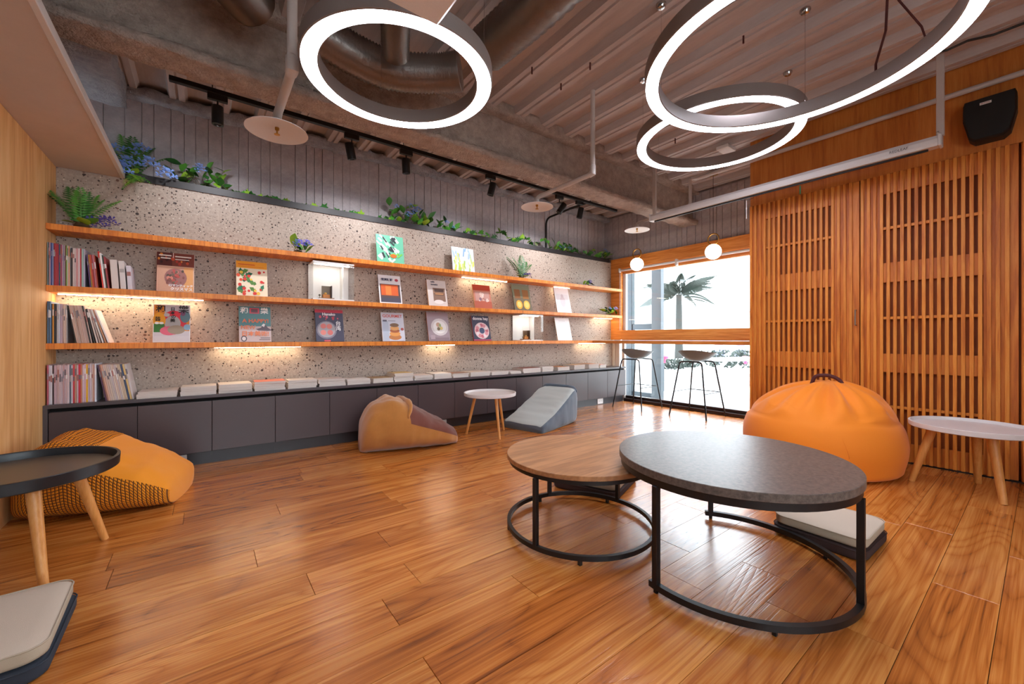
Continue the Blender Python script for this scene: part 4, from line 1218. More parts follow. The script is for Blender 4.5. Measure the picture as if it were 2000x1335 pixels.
# paintings on the top shelf
magazine('canvas_panel', 'small abstract painting in green, orange and white on the top shelf', 'painting', (737, 790, 461, 518), SH[0], 4.14, 0.16, 0.012, '#6fc0a0',
         strokes(16, ['#e9efe8', '#dfe9e6', '#f2f2ec'], (0.05, 0.05, 0.75, 0.95), 1, (0.02, 0.05), (0.06, 0.16), -0.9) + strokes(12, ['#e2662a', '#d9772f', '#3f4a4c', '#2e3a3d'], (0.08, 0.1, 0.7, 0.95), 2, (0.015, 0.04), (0.04, 0.12), -0.9) +
         strokes(5, ['#7fd04a', '#cfe8d8'], (0.45, 0.1, 0.9, 0.5), 3, (0.02, 0.04), (0.06, 0.14), 0.5) + [('e', 0.6, 0.28, 0.12, 0.07, '#d8722c')], [], 'small paintings on the top shelf')
magazine('canvas_panel', 'small painting with yellow-green and pale blue streaks on the top shelf', 'painting', (885, 928, 485, 531), SH[0], 4.14, 0.16, 0.012, '#dfe9ee',
         strokes(22, ['#e8ee6a', '#cfe060', '#b9d86a', '#f2f4b0'], (0.05, 0.08, 0.95, 0.6), 4, (0.015, 0.035), (0.08, 0.2), 1.57) + strokes(16, ['#aecbe8', '#8fb4dc', '#ffffff'], (0.05, 0.5, 0.95, 0.95), 5, (0.012, 0.03), (0.06, 0.18), 1.57), [], 'small paintings on the top shelf')
# middle shelf
magazine('magazine', 'craft magazine with dark red top band and flower wreath picture', 'magazine', (305, 379, 494, 568), SH[1], YM, LN, 0.012, '#e3b79c',
         [('r', 0, 0.66, 1, 1, '#5a2620'), ('r', 0.4, 0.66, 1, 1, '#7a3a2c')] + scatter(18, ['#c4502c', '#e08a3c', '#3a1a18', '#b03a2a'], (0.03, 0.7, 0.97, 0.97), (0.02, 0.06), 6) +
         [('r', 0.03, 0.02, 0.97, 0.64, '#d7a58a'), ('r', 0.72, 0.02, 0.97, 0.64, '#e8a86a'), ('e', 0.5, 0.36, 0.30, 0.24, '#a4706a')] + scatter(34, ['#c45a52', '#8e5a52', '#d98a78', '#7a6a58', '#5e5046'], (0.25, 0.2, 0.75, 0.55), (0.02, 0.05), 7) +
         [('r', 0.42, 0.86, 0.44, 1.0, '#e8d8c8'), ('r', 0.05, 0.90, 0.38, 0.93, '#f0e6da'), ('r', 0.10, 0.83, 0.36, 0.86, '#f0e6da'), ('r', 0.48, 0.89, 0.92, 0.92, '#f0e6da'), ('r', 0.48, 0.82, 0.86, 0.84, '#f0e6da')],
         [('ロマンティック', 0.64, 0.16, 0.066, '#ffffff', 0.002), ('クリスマス', 0.66, 0.07, 0.085, '#ffffff', 0.002)], GM2, '#8a3a2c')
hol = [('r', 0, 0.80, 1, 1, '#f2a21e'), ('r', 0.06, 0.89, 0.6, 0.92, '#d8601c'), ('r', 0.06, 0.84, 0.9, 0.855, '#e07a1e')]
rh = random.Random(8)
for k in range(13):
    u, v = rh.uniform(0.08, 0.92), rh.uniform(0.05, 0.74); a = rh.uniform(0, PI); c, s_ = math.cos(a), math.sin(a); l, wd = 0.13, 0.06
    hol.append(('p', [(u + c * l * q - s_ * wd * e * j, v + s_ * l * q * 0.8 + c * wd * e * j) for q, e, j in ((-1, 0, 0), (-0.5, 1, 1), (-0.2, 0.6, 1), (0.1, 1.1, 1), (0.5, 0.6, 1), (1, 0, 0), (0.5, 0.6, -1), (0.1, 1.1, -1), (-0.2, 0.6, -1), (-0.5, 1, -1))], rh.choice(['#1f6a4a', '#2c7a52', '#5c8a3c'])))
hol += scatter(22, ['#d8342a', '#e0522a', '#f2c648', '#d8342a'], (0.06, 0.05, 0.94, 0.75), (0.03, 0.06), 9, 0.8)
magazine('magazine', 'magazine with holly leaves and red berries under an orange title band', 'magazine', (462, 523, 511, 576), SH[1], YM, LN, 0.012, '#f3e2c4', hol, [], GM2, '#e9dcc0')
magazine('magazine', 'magazine with white title strip over an orange room picture', 'magazine', (742, 786, 538, 590), SH[1], YM, LN, 0.014, '#e9e6e6',
         [('r', 0.06, 0.04, 0.95, 0.68, '#5d4a48'), ('r', 0.10, 0.28, 0.86, 0.66, '#d8602a'), ('r', 0.3, 0.3, 0.55, 0.62, '#e8843c'), ('r', 0.06, 0.04, 0.95, 0.2, '#4e4a58'), ('e', 0.82, 0.84, 0.08, 0.05, '#b83a4a')],
         [('經濟新潮', 0.38, 0.83, 0.10, '#3a3f5a', 0.003)], GM2, '#7a6a62')
magazine('magazine', 'pale sweets magazine with a small brown shop picture', 'magazine', (838, 875, 548, 595), SH[1], YM, LN, 0.016, '#d9cdc6',
         [('r', 0.28, 0.18, 0.92, 0.70, '#8a6a58'), ('r', 0.36, 0.42, 0.85, 0.66, '#4c342c'), ('r', 0.38, 0.44, 0.83, 0.50, '#c08a5c'), ('e', 0.55, 0.16, 0.25, 0.08, '#ece4de'), ('r', 0.3, 0.52, 0.9, 0.54, '#b88a68')],
         [('cafe', 0.30, 0.93, 0.10, '#4a4a5a', 0.003), ('sweets', 0.38, 0.83, 0.10, '#4a4a5a', 0.003)], GM2, '#c8a070')
magazine('magazine', 'magazine with red top and a pink-brown dessert picture on the middle shelf', 'magazine', (928, 962, 557, 600), SH[1], YM, LN, 0.014, '#c9826a',
         [('r', 0, 0.76, 1, 1, '#c0482c'), ('r', 0, 0.0, 1, 0.30, '#b8604a'), ('r', 0.1, 0.32, 0.9, 0.7, '#c99a8e')] + scatter(14, ['#e6c8bc', '#b06a5c', '#8a6a78', '#f0dcd0'], (0.15, 0.32, 0.85, 0.62), (0.03, 0.09), 11), [], GM2, '#d8b078')
magazine('magazine', 'dark drinks magazine with two yellow fruit halves', 'magazine', (1006, 1040, 556, 603), SH[1], YM, LN, 0.014, '#6d6450',
         [('r', 0, 0.5, 1, 1, '#7d8068'), ('r', 0.1, 0.45, 0.42, 0.8, '#8a5a30'), ('r', 0.55, 0.45, 0.9, 0.8, '#9a6634'), ('e', 0.3, 0.22, 0.18, 0.17, '#e8a83a'), ('e', 0.72, 0.22, 0.18, 0.17, '#eab24a'), ('e', 0.3, 0.22, 0.12, 0.11, '#f4cc74'), ('e', 0.72, 0.22, 0.12, 0.11, '#f4cc74')], [], GM2, '#4a4636')
magazine('magazine', 'very pale magazine leaning on the middle shelf nearest the window', 'magazine', (1089, 1117, 563, 608), SH[1], YM, LN, 0.012, '#f0ecec',
         [('r', 0.1, 0.1, 0.9, 0.75, '#e6e0e2'), ('e', 0.5, 0.45, 0.18, 0.22, '#d8c8cc'), ('e', 0.5, 0.68, 0.09, 0.07, '#cdbcc0')], [], GM2, '#a88a6c')
# lowest shelf
magazine('magazine', 'art magazine with a big red circle on orange, under the lit strip', 'magazine', (298, 371, 595, 667), SH[2], YM, LN, 0.010, '#ececec',
         [('r', 0.02, 0.02, 0.98, 0.98, '#e08a24'), ('r', 0.30, 0.6, 0.98, 0.98, '#b8b4b8'), ('r', 0.02, 0.02, 0.98, 0.30, '#cfc8cc'), ('e', 0.55, 0.52, 0.35, 0.32, '#d83040'), ('e', 0.52, 0.50, 0.22, 0.20, '#b0aaa6'),
          ('e', 0.16, 0.58, 0.17, 0.20, '#eda21e'), ('r', 0.02, 0.26, 0.30, 0.48, '#3d7a34'), ('e', 0.42, 0.30, 0.24, 0.12, '#e06a80'), ('e', 0.62, 0.33, 0.24, 0.12, '#a0907c'), ('e', 0.86, 0.68, 0.14, 0.16, '#5c7a84'), ('e', 0.80, 0.78, 0.07, 0.08, '#7a4a6a'), ('e', 0.92, 0.4, 0.1, 0.08, '#8ab0c8'),
          ('r', 0.02, 0.02, 0.98, 0.16, '#d6d0d2'), ('e', 0.1, 0.5, 0.06, 0.03, '#f4f0ea'), ('e', 0.22, 0.5, 0.06, 0.03, '#f4f0ea'), ('e', 0.36, 0.72, 0.08, 0.05, '#bab4b2')],
         [('和', 0.20, 0.87, 0.20, '#14110f', 0.004), ('樂', 0.82, 0.86, 0.22, '#14110f', 0.004), ('日\n本\n の\n美', 0.52, 0.72, 0.10, '#14110f', 0.003), ('芸', 0.12, 0.60, 0.12, '#14110f', 0.003)], GM3, '#ddd6d0')
magazine('magazine', 'teal magazine with large orange new year lettering and a dark mountain', 'magazine', (467, 530, 599, 664), SH[2], YM, LN, 0.010, '#cdb7b2',
         [('r', 0, 0.44, 1, 1, '#4d7f80'), ('p', [(0.52, 0.36), (0.68, 0.40), (0.76, 0.50), (0.82, 0.50), (0.9, 0.40), (1.0, 0.35), (1.0, 0.32), (0.9, 0.31), (0.6, 0.32)], '#5a4a52'), ('p', [(0.70, 0.46), (0.76, 0.52), (0.82, 0.50), (0.78, 0.42)], '#ece6e4'),
          ('r', 0.33, 0.80, 0.64, 0.96, '#c83c4c'), ('r', 0.38, 0.83, 0.59, 0.93, '#5a3038'), ('e', 0.15, 0.09, 0.09, 0.08, '#4a4248'), ('e', 0.15, 0.09, 0.06, 0.055, '#ded2ce'), ('r', 0.62, 0.05, 0.97, 0.07, '#5a4e50'), ('r', 0.66, 0.10, 0.97, 0.12, '#5a4e50')],
         [('和', 0.17, 0.87, 0.19, '#f0ece6', 0.004), ('樂', 0.80, 0.87, 0.19, '#f0ece6', 0.004), ('A HAPPY!', 0.52, 0.585, 0.145, '#e8723c', 0.004), ('NEW', 0.28, 0.40, 0.145, '#e8804c', 0.004), ('日本美術!', 0.50, 0.22, 0.15, '#e8804c', 0.004)], GM3, '#8a6a5c')
magazine('magazine', 'dark navy food magazine with a plate of pink dumplings', 'magazine', (618, 673, 605, 665), SH[2], YM, LN, 0.010, '#3c3a50',
         [('r', 0, 0.9, 1, 1, '#c03a4c'), ('e', 0.38, 0.36, 0.36, 0.28, '#7d7886'), ('e', 0.38, 0.37, 0.31, 0.24, '#a9a2a6'), ('e', 0.27, 0.48, 0.10, 0.08, '#d8766c'), ('e', 0.48, 0.47, 0.10, 0.08, '#d87c70'), ('e', 0.26, 0.28, 0.10, 0.08, '#dc8478'), ('e', 0.50, 0.28, 0.10, 0.08, '#d06e66'), ('r', 0.28, 0.0, 0.5, 0.05, '#c8505c')] +
         scatter(9, ['#b83a48', '#c8586a'], (0.1, 0.68, 0.9, 0.82), (0.02, 0.05), 14), [('Hanako', 0.48, 0.85, 0.12, '#ece6e6', 0.003), ('台\n湾', 0.80, 0.48, 0.16, '#f0ecec', 0.003)], GM3, '#2a2636')
magazine('magazine', 'food magazine with red title over a stacked orange cake', 'magazine', (748, 792, 611, 665), SH[2], YM, LN, 0.014, '#c9cad4',
         [('r', 0.04, 0.0, 0.3, 0.7, '#b4bccb'), ('e', 0.56, 0.14, 0.28, 0.10, '#c07838'), ('e', 0.56, 0.26, 0.24, 0.09, '#e09a4a'), ('e', 0.56, 0.36, 0.22, 0.07, '#a85a28'), ('e', 0.56, 0.45, 0.20, 0.08, '#e8a860'), ('e', 0.56, 0.56, 0.20, 0.07, '#7c5a3a'), ('e', 0.90, 0.42, 0.07, 0.05, '#b85a50'), ('r', 0.06, 0.68, 0.24, 0.74, '#5c5a68'), ('r', 0.3, 0.70, 0.62, 0.72, '#7a7886')],
         [('GOURMET', 0.5, 0.87, 0.145, '#c8442c', 0.002)], GM3, '#d8cfc8')
magazine('magazine', 'mauve magazine with a salad on a big white plate', 'magazine', (838, 880, 610, 665), SH[2], YM, LN, 0.014, '#9c8a90',
         [('r', 0.05, 0.02, 0.95, 0.12, '#8a767c'), ('e', 0.56, 0.48, 0.40, 0.30, '#d3cac8'), ('e', 0.56, 0.48, 0.30, 0.22, '#e9e4e0'), ('e', 0.5, 0.56, 0.10, 0.08, '#c9a488'), ('e', 0.62, 0.44, 0.08, 0.06, '#d8c070'), ('e', 0.5, 0.42, 0.07, 0.06, '#7a6a48'), ('e', 0.58, 0.54, 0.05, 0.06, '#9ab07a'), ('r', 0.1, 0.06, 0.3, 0.2, '#b09aa0')], [], GM3, '#a86a48')
donut = [('e', 0.52, 0.40, 0.42, 0.33, '#e2c4c4')]
for k in range(12):
    a = 2 * PI * k / 12; donut.append(('e', 0.52 + 0.28 * math.cos(a), 0.40 + 0.22 * math.sin(a), 0.09, 0.07, ('#c8707c', '#eadadc', '#d89098')[k % 3]))
donut += [('e', 0.52, 0.40, 0.15, 0.12, '#4a5a78'), ('r', 0.0, 0.0, 1, 0.05, '#b84a6a')]
magazine('magazine', 'navy baking magazine with a pink ring cake', 'magazine', (926, 960, 617, 664), SH[2], YM, LN, 0.014, '#3d4254', donut, [('donna hay', 0.5, 0.88, 0.17, '#f0ecec', 0.003)], GM3, '#a03a3c')
magazine('magazine', 'almost white magazine leaning on the lowest shelf nearest the window', 'magazine', (1090, 1118, 621, 665), SH[2], YM, LN, 0.012, '#f2f4f4', [('r', 0.15, 0.2, 0.85, 0.8, '#eaeeee'), ('r', 0.25, 0.85, 0.7, 0.88, '#d8dcdc')], [], GM3, '#b89a78')
# ---- acrylic display cases with small models
def display_case(label, u0, u1, v0, shelf, group):
    yf = 4.065
    a = ony(u0, 600, yf); b_ = ony(u1, 600, yf); top = ony(u0, v0, yf).z
    w, h, d = b_.x - a.x, top - shelf, 0.21
    t = thing('display_case', label, 'display case', (a.x, yf, shelf), group=group)
    MB().cbox(0, w, 0, d, 0.0, 0.012, 0.001).build('base_plate', M['white_paint'], t)
    MB().cbox(0, w, 0, d, h - 0.012, h, 0.001).build('top_plate', M['white_paint'], t)
    MB().box(0.0, w, d - 0.006, d, 0.012, h - 0.012).build('back_panel', M['white_paint'], t)
    MB().box(w * 0.78, w * 0.80, d * 0.5, d - 0.006, 0.012, h - 0.012).build('divider', M['white_paint'], t)
    MB().box(0.0, w, 0.0, 0.004, 0.012, h - 0.012).build('front_pane', M['acrylic'], t)
    MB().box(0.0, 0.004, 0.004, d - 0.006, 0.012, h - 0.012).build('side_pane', M['acrylic'], t)
    MB().box(w - 0.004, w, 0.004, d - 0.006, 0.012, h - 0.012).build('side_pane', M['acrylic'], t)
    MB().box(0.03, w - 0.03, 0.06, 0.09, h - 0.018, h - 0.013).build('lamp_strip', emission('case_light', '#fff6ea', 22.0), t)
    # miniature room model inside
    m = thing('miniature_model', 'tiny brown model room inside the display case on the ' + ('middle' if shelf == SH[1] else 'lowest') + ' shelf', 'model', (a.x + w * 0.18, yf + 0.05, shelf + 0.0125), group='miniature models in the cases')
    mw, mh = w * 0.36, h * 0.36
    MB().cbox(0.0, mw, 0.0, 0.08, 0.0, 0.012, 0.001).build('base', ink('#8a5a34'), m)
    MB().cbox(0.03, mw - 0.02, 0.05, 0.058, 0.012, mh, 0.001).build('back_wall', ink('#6a5a4a'), m)
    MB().cbox(mw - 0.028, mw - 0.02, 0.0, 0.05, 0.012, mh, 0.001).build('side_wall', ink('#3a302a'), m)
    MB().cbox(0.035, mw - 0.035, 0.02, 0.05, 0.012, 0.045, 0.001).build('counter', ink('#c87a30'), m)
    MB().lathe([(0.0, 0.0), (0.012, 0.004), (0.012, 0.014), (0.0, 0.018)], 12, c=(mw * 0.45, 0.03, 0.046)).build('pot', ink('#d8a040'), m, smooth=True)
    MB().tube([(0.008, 0.03, 0.012), (0.008, 0.03, 0.03)], 0.002, 6).build('stalk', ink('#3a3a34'), m)
    MB().lathe([(0.0, -0.01), (0.009, -0.005), (0.009, 0.006), (0.0, 0.01)], 10, c=(0.008, 0.03, 0.036)).build('shrub', ink('#4a4a3c'), m, smooth=True)
display_case('lit clear display case in the middle of the middle shelf', 611, 692, 508, SH[1], 'clear display cases on the shelves')
display_case('lit clear display case on the lowest shelf near the window', 1020, 1061, 613, SH[2], 'clear display cases on the shelves')

# ================================================================== UPRIGHT BOOK ROWS
def colour_name(h):
    r, g, b_ = [int(h[i:i + 2], 16) for i in (1, 3, 5)]
    mx, mn = max(r, g, b_), min(r, g, b_)
    if mx < 75: return 'near-black'
    if mx - mn < 28: return 'white' if mx > 205 else ('grey' if mx > 110 else 'dark grey')
    if r >= g and r >= b_:
        if b_ > g + 12: return 'pink' if mx > 150 else 'purple'
        if g > 0.72 * r: return 'cream' if b_ > 0.6 * r else 'yellow'
        if g > 0.45 * r: return 'beige' if b_ > 0.55 * r else 'orange'
        return 'red' if r > 130 else 'brown'
    if g >= r and g >= b_: return 'green'
    return 'blue' if r < b_ - 30 else 'lavender'
def book(label, x, y, z, w, h, d, lean, col, band, group, kind='magazine'):
    """upright, spine to the room; lean > 0 tips the top towards the left wall"""
    b = MB()
    x0, x1 = -w / 2, w / 2
    b.cbox(x0, x1, 0.0, d, 0.0, h, min(0.0012, w * 0.2), 0)
    b.box(x0 + w * 0.12, x1 - w * 0.12, 0.003, d - 0.001, h - 0.0005, h + 0.0003, 1)
    if band:
        zb, ze, cb = band
        b.box(x0 + w * 0.08, x1 - w * 0.08, -0.0004, 0.0002, h * zb, h * ze, 2)
    o = b.build('magazine' if kind == 'magazine' else 'book', [ink(col), M['paper']] + ([ink(band[2])] if band else []))
    drop = abs(math.sin(lean)) * w / 2
    o.location = (x, y, z + drop); o.rotation_euler = (0, -lean, 0)
    return tag(o, label, kind, group)
def band_for(r, col):
    if r.random() < 0.8:
        z0 = r.uniform(0.55, 0.75); return (z0, z0 + r.uniform(0.1, 0.2), r.choice(['#6a6066', '#f0ece8', '#a86a62', '#8a848c', '#b0a8a4']))
    return None
def book_row(spec, z, where, group, ybase=4.075, depth=0.2):
    r = random.Random(len(where))
    for k, (x, w, h, lean, col, kind) in enumerate(spec):
        lab = '%s %s from the left wall, %s spine, %s' % (ORD[k], kind, colour_name(col), where)
        book(lab, x, ybase + r.uniform(0.0, 0.006), z, w, h, depth, lean, col, band_for(r, col), group, kind)
def fill(u0, u1, cols, hts, lean, r, z, y=4.075, wr=(0.010, 0.0145), step=None):
    """widths fill the pixel span on the shelf"""
    a, b_ = ony(u0, 600, y).x, ony(u1, 600, y).x
    n = len(cols); ws = [r.uniform(*wr) for _ in cols]; tot = sum(ws); sc_ = (b_ - a) / tot
    out = []; x = a
    for k, c in enumerate(cols):
        w = ws[k] * sc_ * (math.cos(lean) if lean else 1); out.append((x + ws[k] * sc_ / 2, w - 0.0006, hts(k), lean, c, 'magazine')); x += ws[k] * sc_
    return out
rb_ = random.Random(21)
c1 = ['#8fb0b8', '#4a2c2c', '#c9a0a8', '#6a6fa8', '#4a5a98', '#8a9ac8', '#a03038', '#b83440', '#c8404a', '#9a2c34', '#d0505a', '#7a3a80', '#3a6a6a', '#c04a40', '#a05a8a', '#d8c4b8', '#7a6aa8', '#c8b0a8', '#6a4a40', '#8ab04a', '#d8ccc8', '#e0905a', '#c8c0bc']
row1 = fill(92, 137, c1, lambda k: 0.292 - 0.0006 * k, 0.0, rb_, SH[1])
c1b = ['#3a2c2c', '#d8ccc8', '#d8c8c8', '#d8a0a0', '#e0d0d0', '#c83a40', '#9ab8b0', '#b8b0c0']
row1 += fill(138, 166, c1b, lambda k: 0.268, 0.0, rb_, SH[1])
c1c = ['#5a3a6a', '#b88a3a', '#d8543a', '#a03a3a', '#c87a8a', '#b04a30']
row1 += fill(175, 192, c1c, lambda k: 0.232, 0.08, rb_, SH[1])
c1d = ['#e03a2c', '#f0ecea', '#3a4a3a', '#a03a3c']
row1 += fill(200, 214, c1d, lambda k: 0.262 - 0.012 * k, 0.10, rb_, SH[1])
for u0, u1, h, c in ((219, 233, 0.21, '#e0d4cc'), (236, 247, 0.205, '#dcd4d0'), (250, 259, 0.175, '#d8d0d8')):
    a, b_ = ony(u0, 600, 4.09).x, ony(u1, 600, 4.09).x
    row1.append(((a + b_) / 2, b_ - a, h, 0.06, c, 'book'))
book_row(row1, SH[1], 'upper upright row', 'upright row on the middle shelf')
c2 = ['#5a7a9a', '#4a5a6a', '#6a90b8', '#3a3430', '#e0962a', '#3c3836', '#2c2a2c', '#c0c0c8', '#d8d8dc', '#c8ccd8', '#c0a8b8', '#c8b0bc', '#d0b0a8', '#e0c8b8', '#d8b8a8', '#b8b0b0']
row2 = fill(92, 131, c2, lambda k: 0.285 - 0.016 * (k > 2), 0.0, rb_, SH[2])
c2b = ['#2a2422', '#c8a898', '#d0b0a0', '#c8b4a8', '#c4a090', '#d0b8ac', '#caa898', '#d4bcb0', '#c8a8a0', '#c0a498', '#2c2826', '#c8b0a4']
row2 += fill(147, 180, c2b, lambda k: 0.265, 0.15, rb_, SH[2])
c2c = ['#2c2a2a', '#d8c8c0', '#b8a49c', '#e0dcd8', '#c08a6a', '#ece8e6']
for c_, u_, ln_ in zip(c2c, (184.5, 190, 195.5, 201, 206.5, 212), (0.165, 0.19, 0.215, 0.24, 0.265, 0.29)):
    row2.append((ony(u_, 600, 4.075).x, 0.0085, 0.245, ln_, c_, 'magazine'))
book_row(row2, SH[2], 'middle upright row', 'upright row on the lowest shelf')
c3 = ['#b85a6a', '#d8d4e0', '#dcdce4', '#4a2c30', '#d8b8c0', '#ccb0b8', '#c8a8a8', '#d8c0c4', '#c8b4bc', '#c09898', '#d4bcc4', '#ccb0b4', '#d8c4c8', '#6a7a88', '#d8d0dc', '#c8343c', '#b89078', '#d8c0c8', '#d02c44', '#c87a5a', '#e0ccd4', '#d8b8c8', '#e8b020', '#ccb8c8', '#d0c0cc', '#d8c0b8', '#c89888', '#d8dce8']
row3 = fill(91, 188, c3, lambda k: 0.268 - 0.003 * (k % 3), 0.0, rb_, ZB, y=4.045)
c3b = ['#5a3a58', '#a87a6a', '#d8a890', '#d4bcb0', '#d8c0b0', '#c8b8b0', '#d0c4c8', '#d8c4b4', '#d4b8a8', '#ccc0c4', '#d8c8b8', '#d0b498', '#d8c4a8', '#3a4a6a', '#d8b878', '#c8c0c0']
row3 += fill(206, 262, c3b, lambda k: 0.262, 0.17, rb_, ZB, y=4.045)
book_row(row3, ZB, 'row on the bench', 'upright row on the bench', ybase=4.045, depth=0.22)
# ================================================================== PILES OF MAGAZINES ON THE BENCH
piles = [(266, 348, 3), (352, 424, 4), (425, 493, 4), (495, 558, 4), (562, 620, 4), (622, 675, 4), (677, 724, 3), (728, 768, 3), (770, 808, 5), (810, 846, 3), (848, 882, 3), (884, 916, 3), (919, 958, 3),
         (961, 994, 2), (997, 1018, 2), (1021, 1056, 3), (1059, 1081, 4), (1089, 1112, 3), (1121, 1143, 4), (1150, 1170, 4), (1172, 1184, 3)]
pr_ = random.Random(31)
pcols = ['#cfc4bd', '#d8cdc4', '#c4b4ac', '#dcd4cf', '#c9b7a8', '#d2c2bb', '#bfb2ac']
tops_ = {3: '#c9705c', 7: '#a8875c', 8: '#d2ae6a', 11: '#8a6450', 15: '#8a4a3c', 17: '#c98a5a', 18: '#d8b48a', 19: '#a06a4a', 20: '#b05a4c'}
cnt_from_bottom = ['bottom', 'second', 'third', 'fourth', 'fifth']
for k, (u0, u1, n) in enumerate(piles):
    yb = 4.035
    a, b_ = ony(u0, 740, yb).x, ony(u1, 740, yb).x
    w = b_ - a
    z = ZB
    for q in range(n):
        th = pr_.uniform(0.013, 0.021)
        d = pr_.uniform(0.22, 0.245); ww_ = w * pr_.uniform(0.94, 0.985)
        b = MB(); b.box(-ww_ / 2, ww_ / 2, 0.0, d, 0.0008, th - 0.0008, 0)
        b.cbox(-ww_ / 2 - 0.0005, ww_ / 2 + 0.0005, -0.0005, d + 0.0005, th - 0.0012, th, 0.0002, 1)
        b.cbox(-ww_ / 2 - 0.0005, ww_ / 2 + 0.0005, -0.0005, d + 0.0005, 0.0, 0.0012, 0.0002, 1)
        for ln in range(1, 4):   # page-block striations on the front edge
            zz = th * ln / 4
            b.box(-ww_ / 2 + 0.004, ww_ / 2 - 0.004, -0.0003, 0.0, zz - 0.0004, zz + 0.0004, 2)
        topc = tops_.get(k, pr_.choice(pcols)) if q == n - 1 else pr_.choice(pcols + ['#a08a80', '#b89a90'])
        o = b.build('magazine', [M['paper'], ink(topc), ink('#b7aaa2')])
        o.location = ((a + b_) / 2 + pr_.uniform(-0.004, 0.004), yb + pr_.uniform(-0.006, 0.006), z); o.rotation_euler = (0, 0, pr_.uniform(-0.03, 0.03))
        pos = 'top' if q == n - 1 else cnt_from_bottom[q]
        tag(o, '%s magazine of the %s flat pile from the left on the bench' % (pos, ORD[k]), 'magazine', 'flat piles of magazines on the bench')
        z += th
# ================================================================== PLANTS
def leaf_mesh(kind):
    b = MB()
    if kind == 'ivy':
        pts = [(0, 0), (0.35, -0.12), (0.5, 0.1), (0.32, 0.3), (0.42, 0.6), (0.15, 0.6), (0, 1.0), (-0.15, 0.6), (-0.42, 0.6), (-0.32, 0.3), (-0.5, 0.1), (-0.35, -0.12)]
        V = [(x, y_, 0.12 * abs(x) - 0.15 * y_ * y_) for x, y_ in pts]; V.append((0, 0.35, -0.03))
        F = [(12, i, (i + 1) % 12) for i in range(12)]
    elif kind == 'blade':
        n = 6; V = []; F = []
        for k in range(n + 1):
            s_ = k / n; w = 0.14 * math.sin(PI * min(1, s_ * 0.92 + 0.08)) ** 0.8
            V += [(-w, s_, -0.25 * s_ * s_ + 0.03), (0, s_, -0.25 * s_ * s_), (w, s_, -0.25 * s_ * s_ + 0.03)]
        for k in range(n):
            F += [(3 * k, 3 * k + 1, 3 * k + 4, 3 * k + 3), (3 * k + 1, 3 * k + 2, 3 * k + 5, 3 * k + 4)]
    elif kind == 'oval':
        pts = [(0.28 * math.sin(PI * k / 6) * (1 if k < 7 else -1), k / 6) for k in range(7)] + [(-0.28 * math.sin(PI * k / 6), k / 6) for k in range(5, 0, -1)]
        V = [(x, y_, 0.15 * abs(x) - 0.1 * y_ * y_) for x, y_ in pts]; V.append((0, 0.5, -0.04)); m = len(pts)
        F = [(m, i, (i + 1) % m) for i in range(m)]
    elif kind == 'frond':
        V = []; F = []; n = 15
        def rach(s_): return Vector((0, s_ * (1 - 0.12 * s_), 0.45 * s_ * (1 - 0.75 * s_)))
        for k in range(1, n):
            s_ = k / n; p = rach(s_); L_ = 0.17 * math.sin(PI * (0.12 + 0.86 * s_)) + 0.015
            for sg in (-1, 1):
                q = len(V); w = 0.024
                V += [tuple(p + Vector((0, -w * 0.6, 0))), tuple(p + Vector((sg * L_ * 0.5, w * 0.9 - w, -0.01))), tuple(p + Vector((sg * L_, 0.05, -0.03))), tuple(p + Vector((sg * L_ * 0.45, w + 0.02, -0.005)))]
                F.append((q, q + 1, q + 2, q + 3) if sg > 0 else (q, q + 3, q + 2, q + 1))
        q = len(V)
        for k in range(n + 1):
            p = rach(k / n); V += [(p.x - 0.006 * (1 - k / n) - 0.001, p.y, p.z), (p.x + 0.006 * (1 - k / n) + 0.001, p.y, p.z)]
        for k in range(n): F.append((q + 2 * k, q + 2 * k + 1, q + 2 * k + 3, q + 2 * k + 2))
    elif kind == 'flower':
        V = []; F = []; r = random.Random(2)
        for f_ in range(9):
            a = 2.4 * f_; rr = 0.16 * math.sqrt(f_); c = Vector((rr * math.cos(a), rr * math.sin(a), 0.45 - 0.35 * rr * rr * 4 + r.uniform(-0.05, 0.05)))
            for p_ in range(4):
                b0 = p_ * PI / 2 + r.uniform(0, 1); q = len(V)
                d1 = Vector((math.cos(b0), math.sin(b0), 0.15)) * 0.19; d2 = Vector((math.cos(b0 + 0.8), math.sin(b0 + 0.8), 0.25)) * 0.19; d3 = Vector((math.cos(b0 + 0.4), math.sin(b0 + 0.4), 0.3)) * 0.24
                V += [tuple(c), tuple(c + d1), tuple(c + d3), tuple(c + d2)]; F.append((q, q + 1, q + 2, q + 3))
    b.add(V, F); return b
_leaf = {}
def leaf(kind, m, parent, loc, rot, size, name=None):
    key = (kind, m.name)
    nm = name or {'ivy': 'leaf', 'blade': 'leaf', 'oval': 'leaf', 'frond': 'frond', 'flower': 'flower_head'}[kind]
    if key not in _leaf:
        o = leaf_mesh(kind).build(nm, m, parent, smooth=True, angle=180); _leaf[key] = o.data
    else:
        o = bpy.data.objects.new(nm, _leaf[key]); COL.objects.link(o); o.parent = parent
    o.location = loc; o.rotation_euler = rot; o.scale = (size, size, size)
    return o
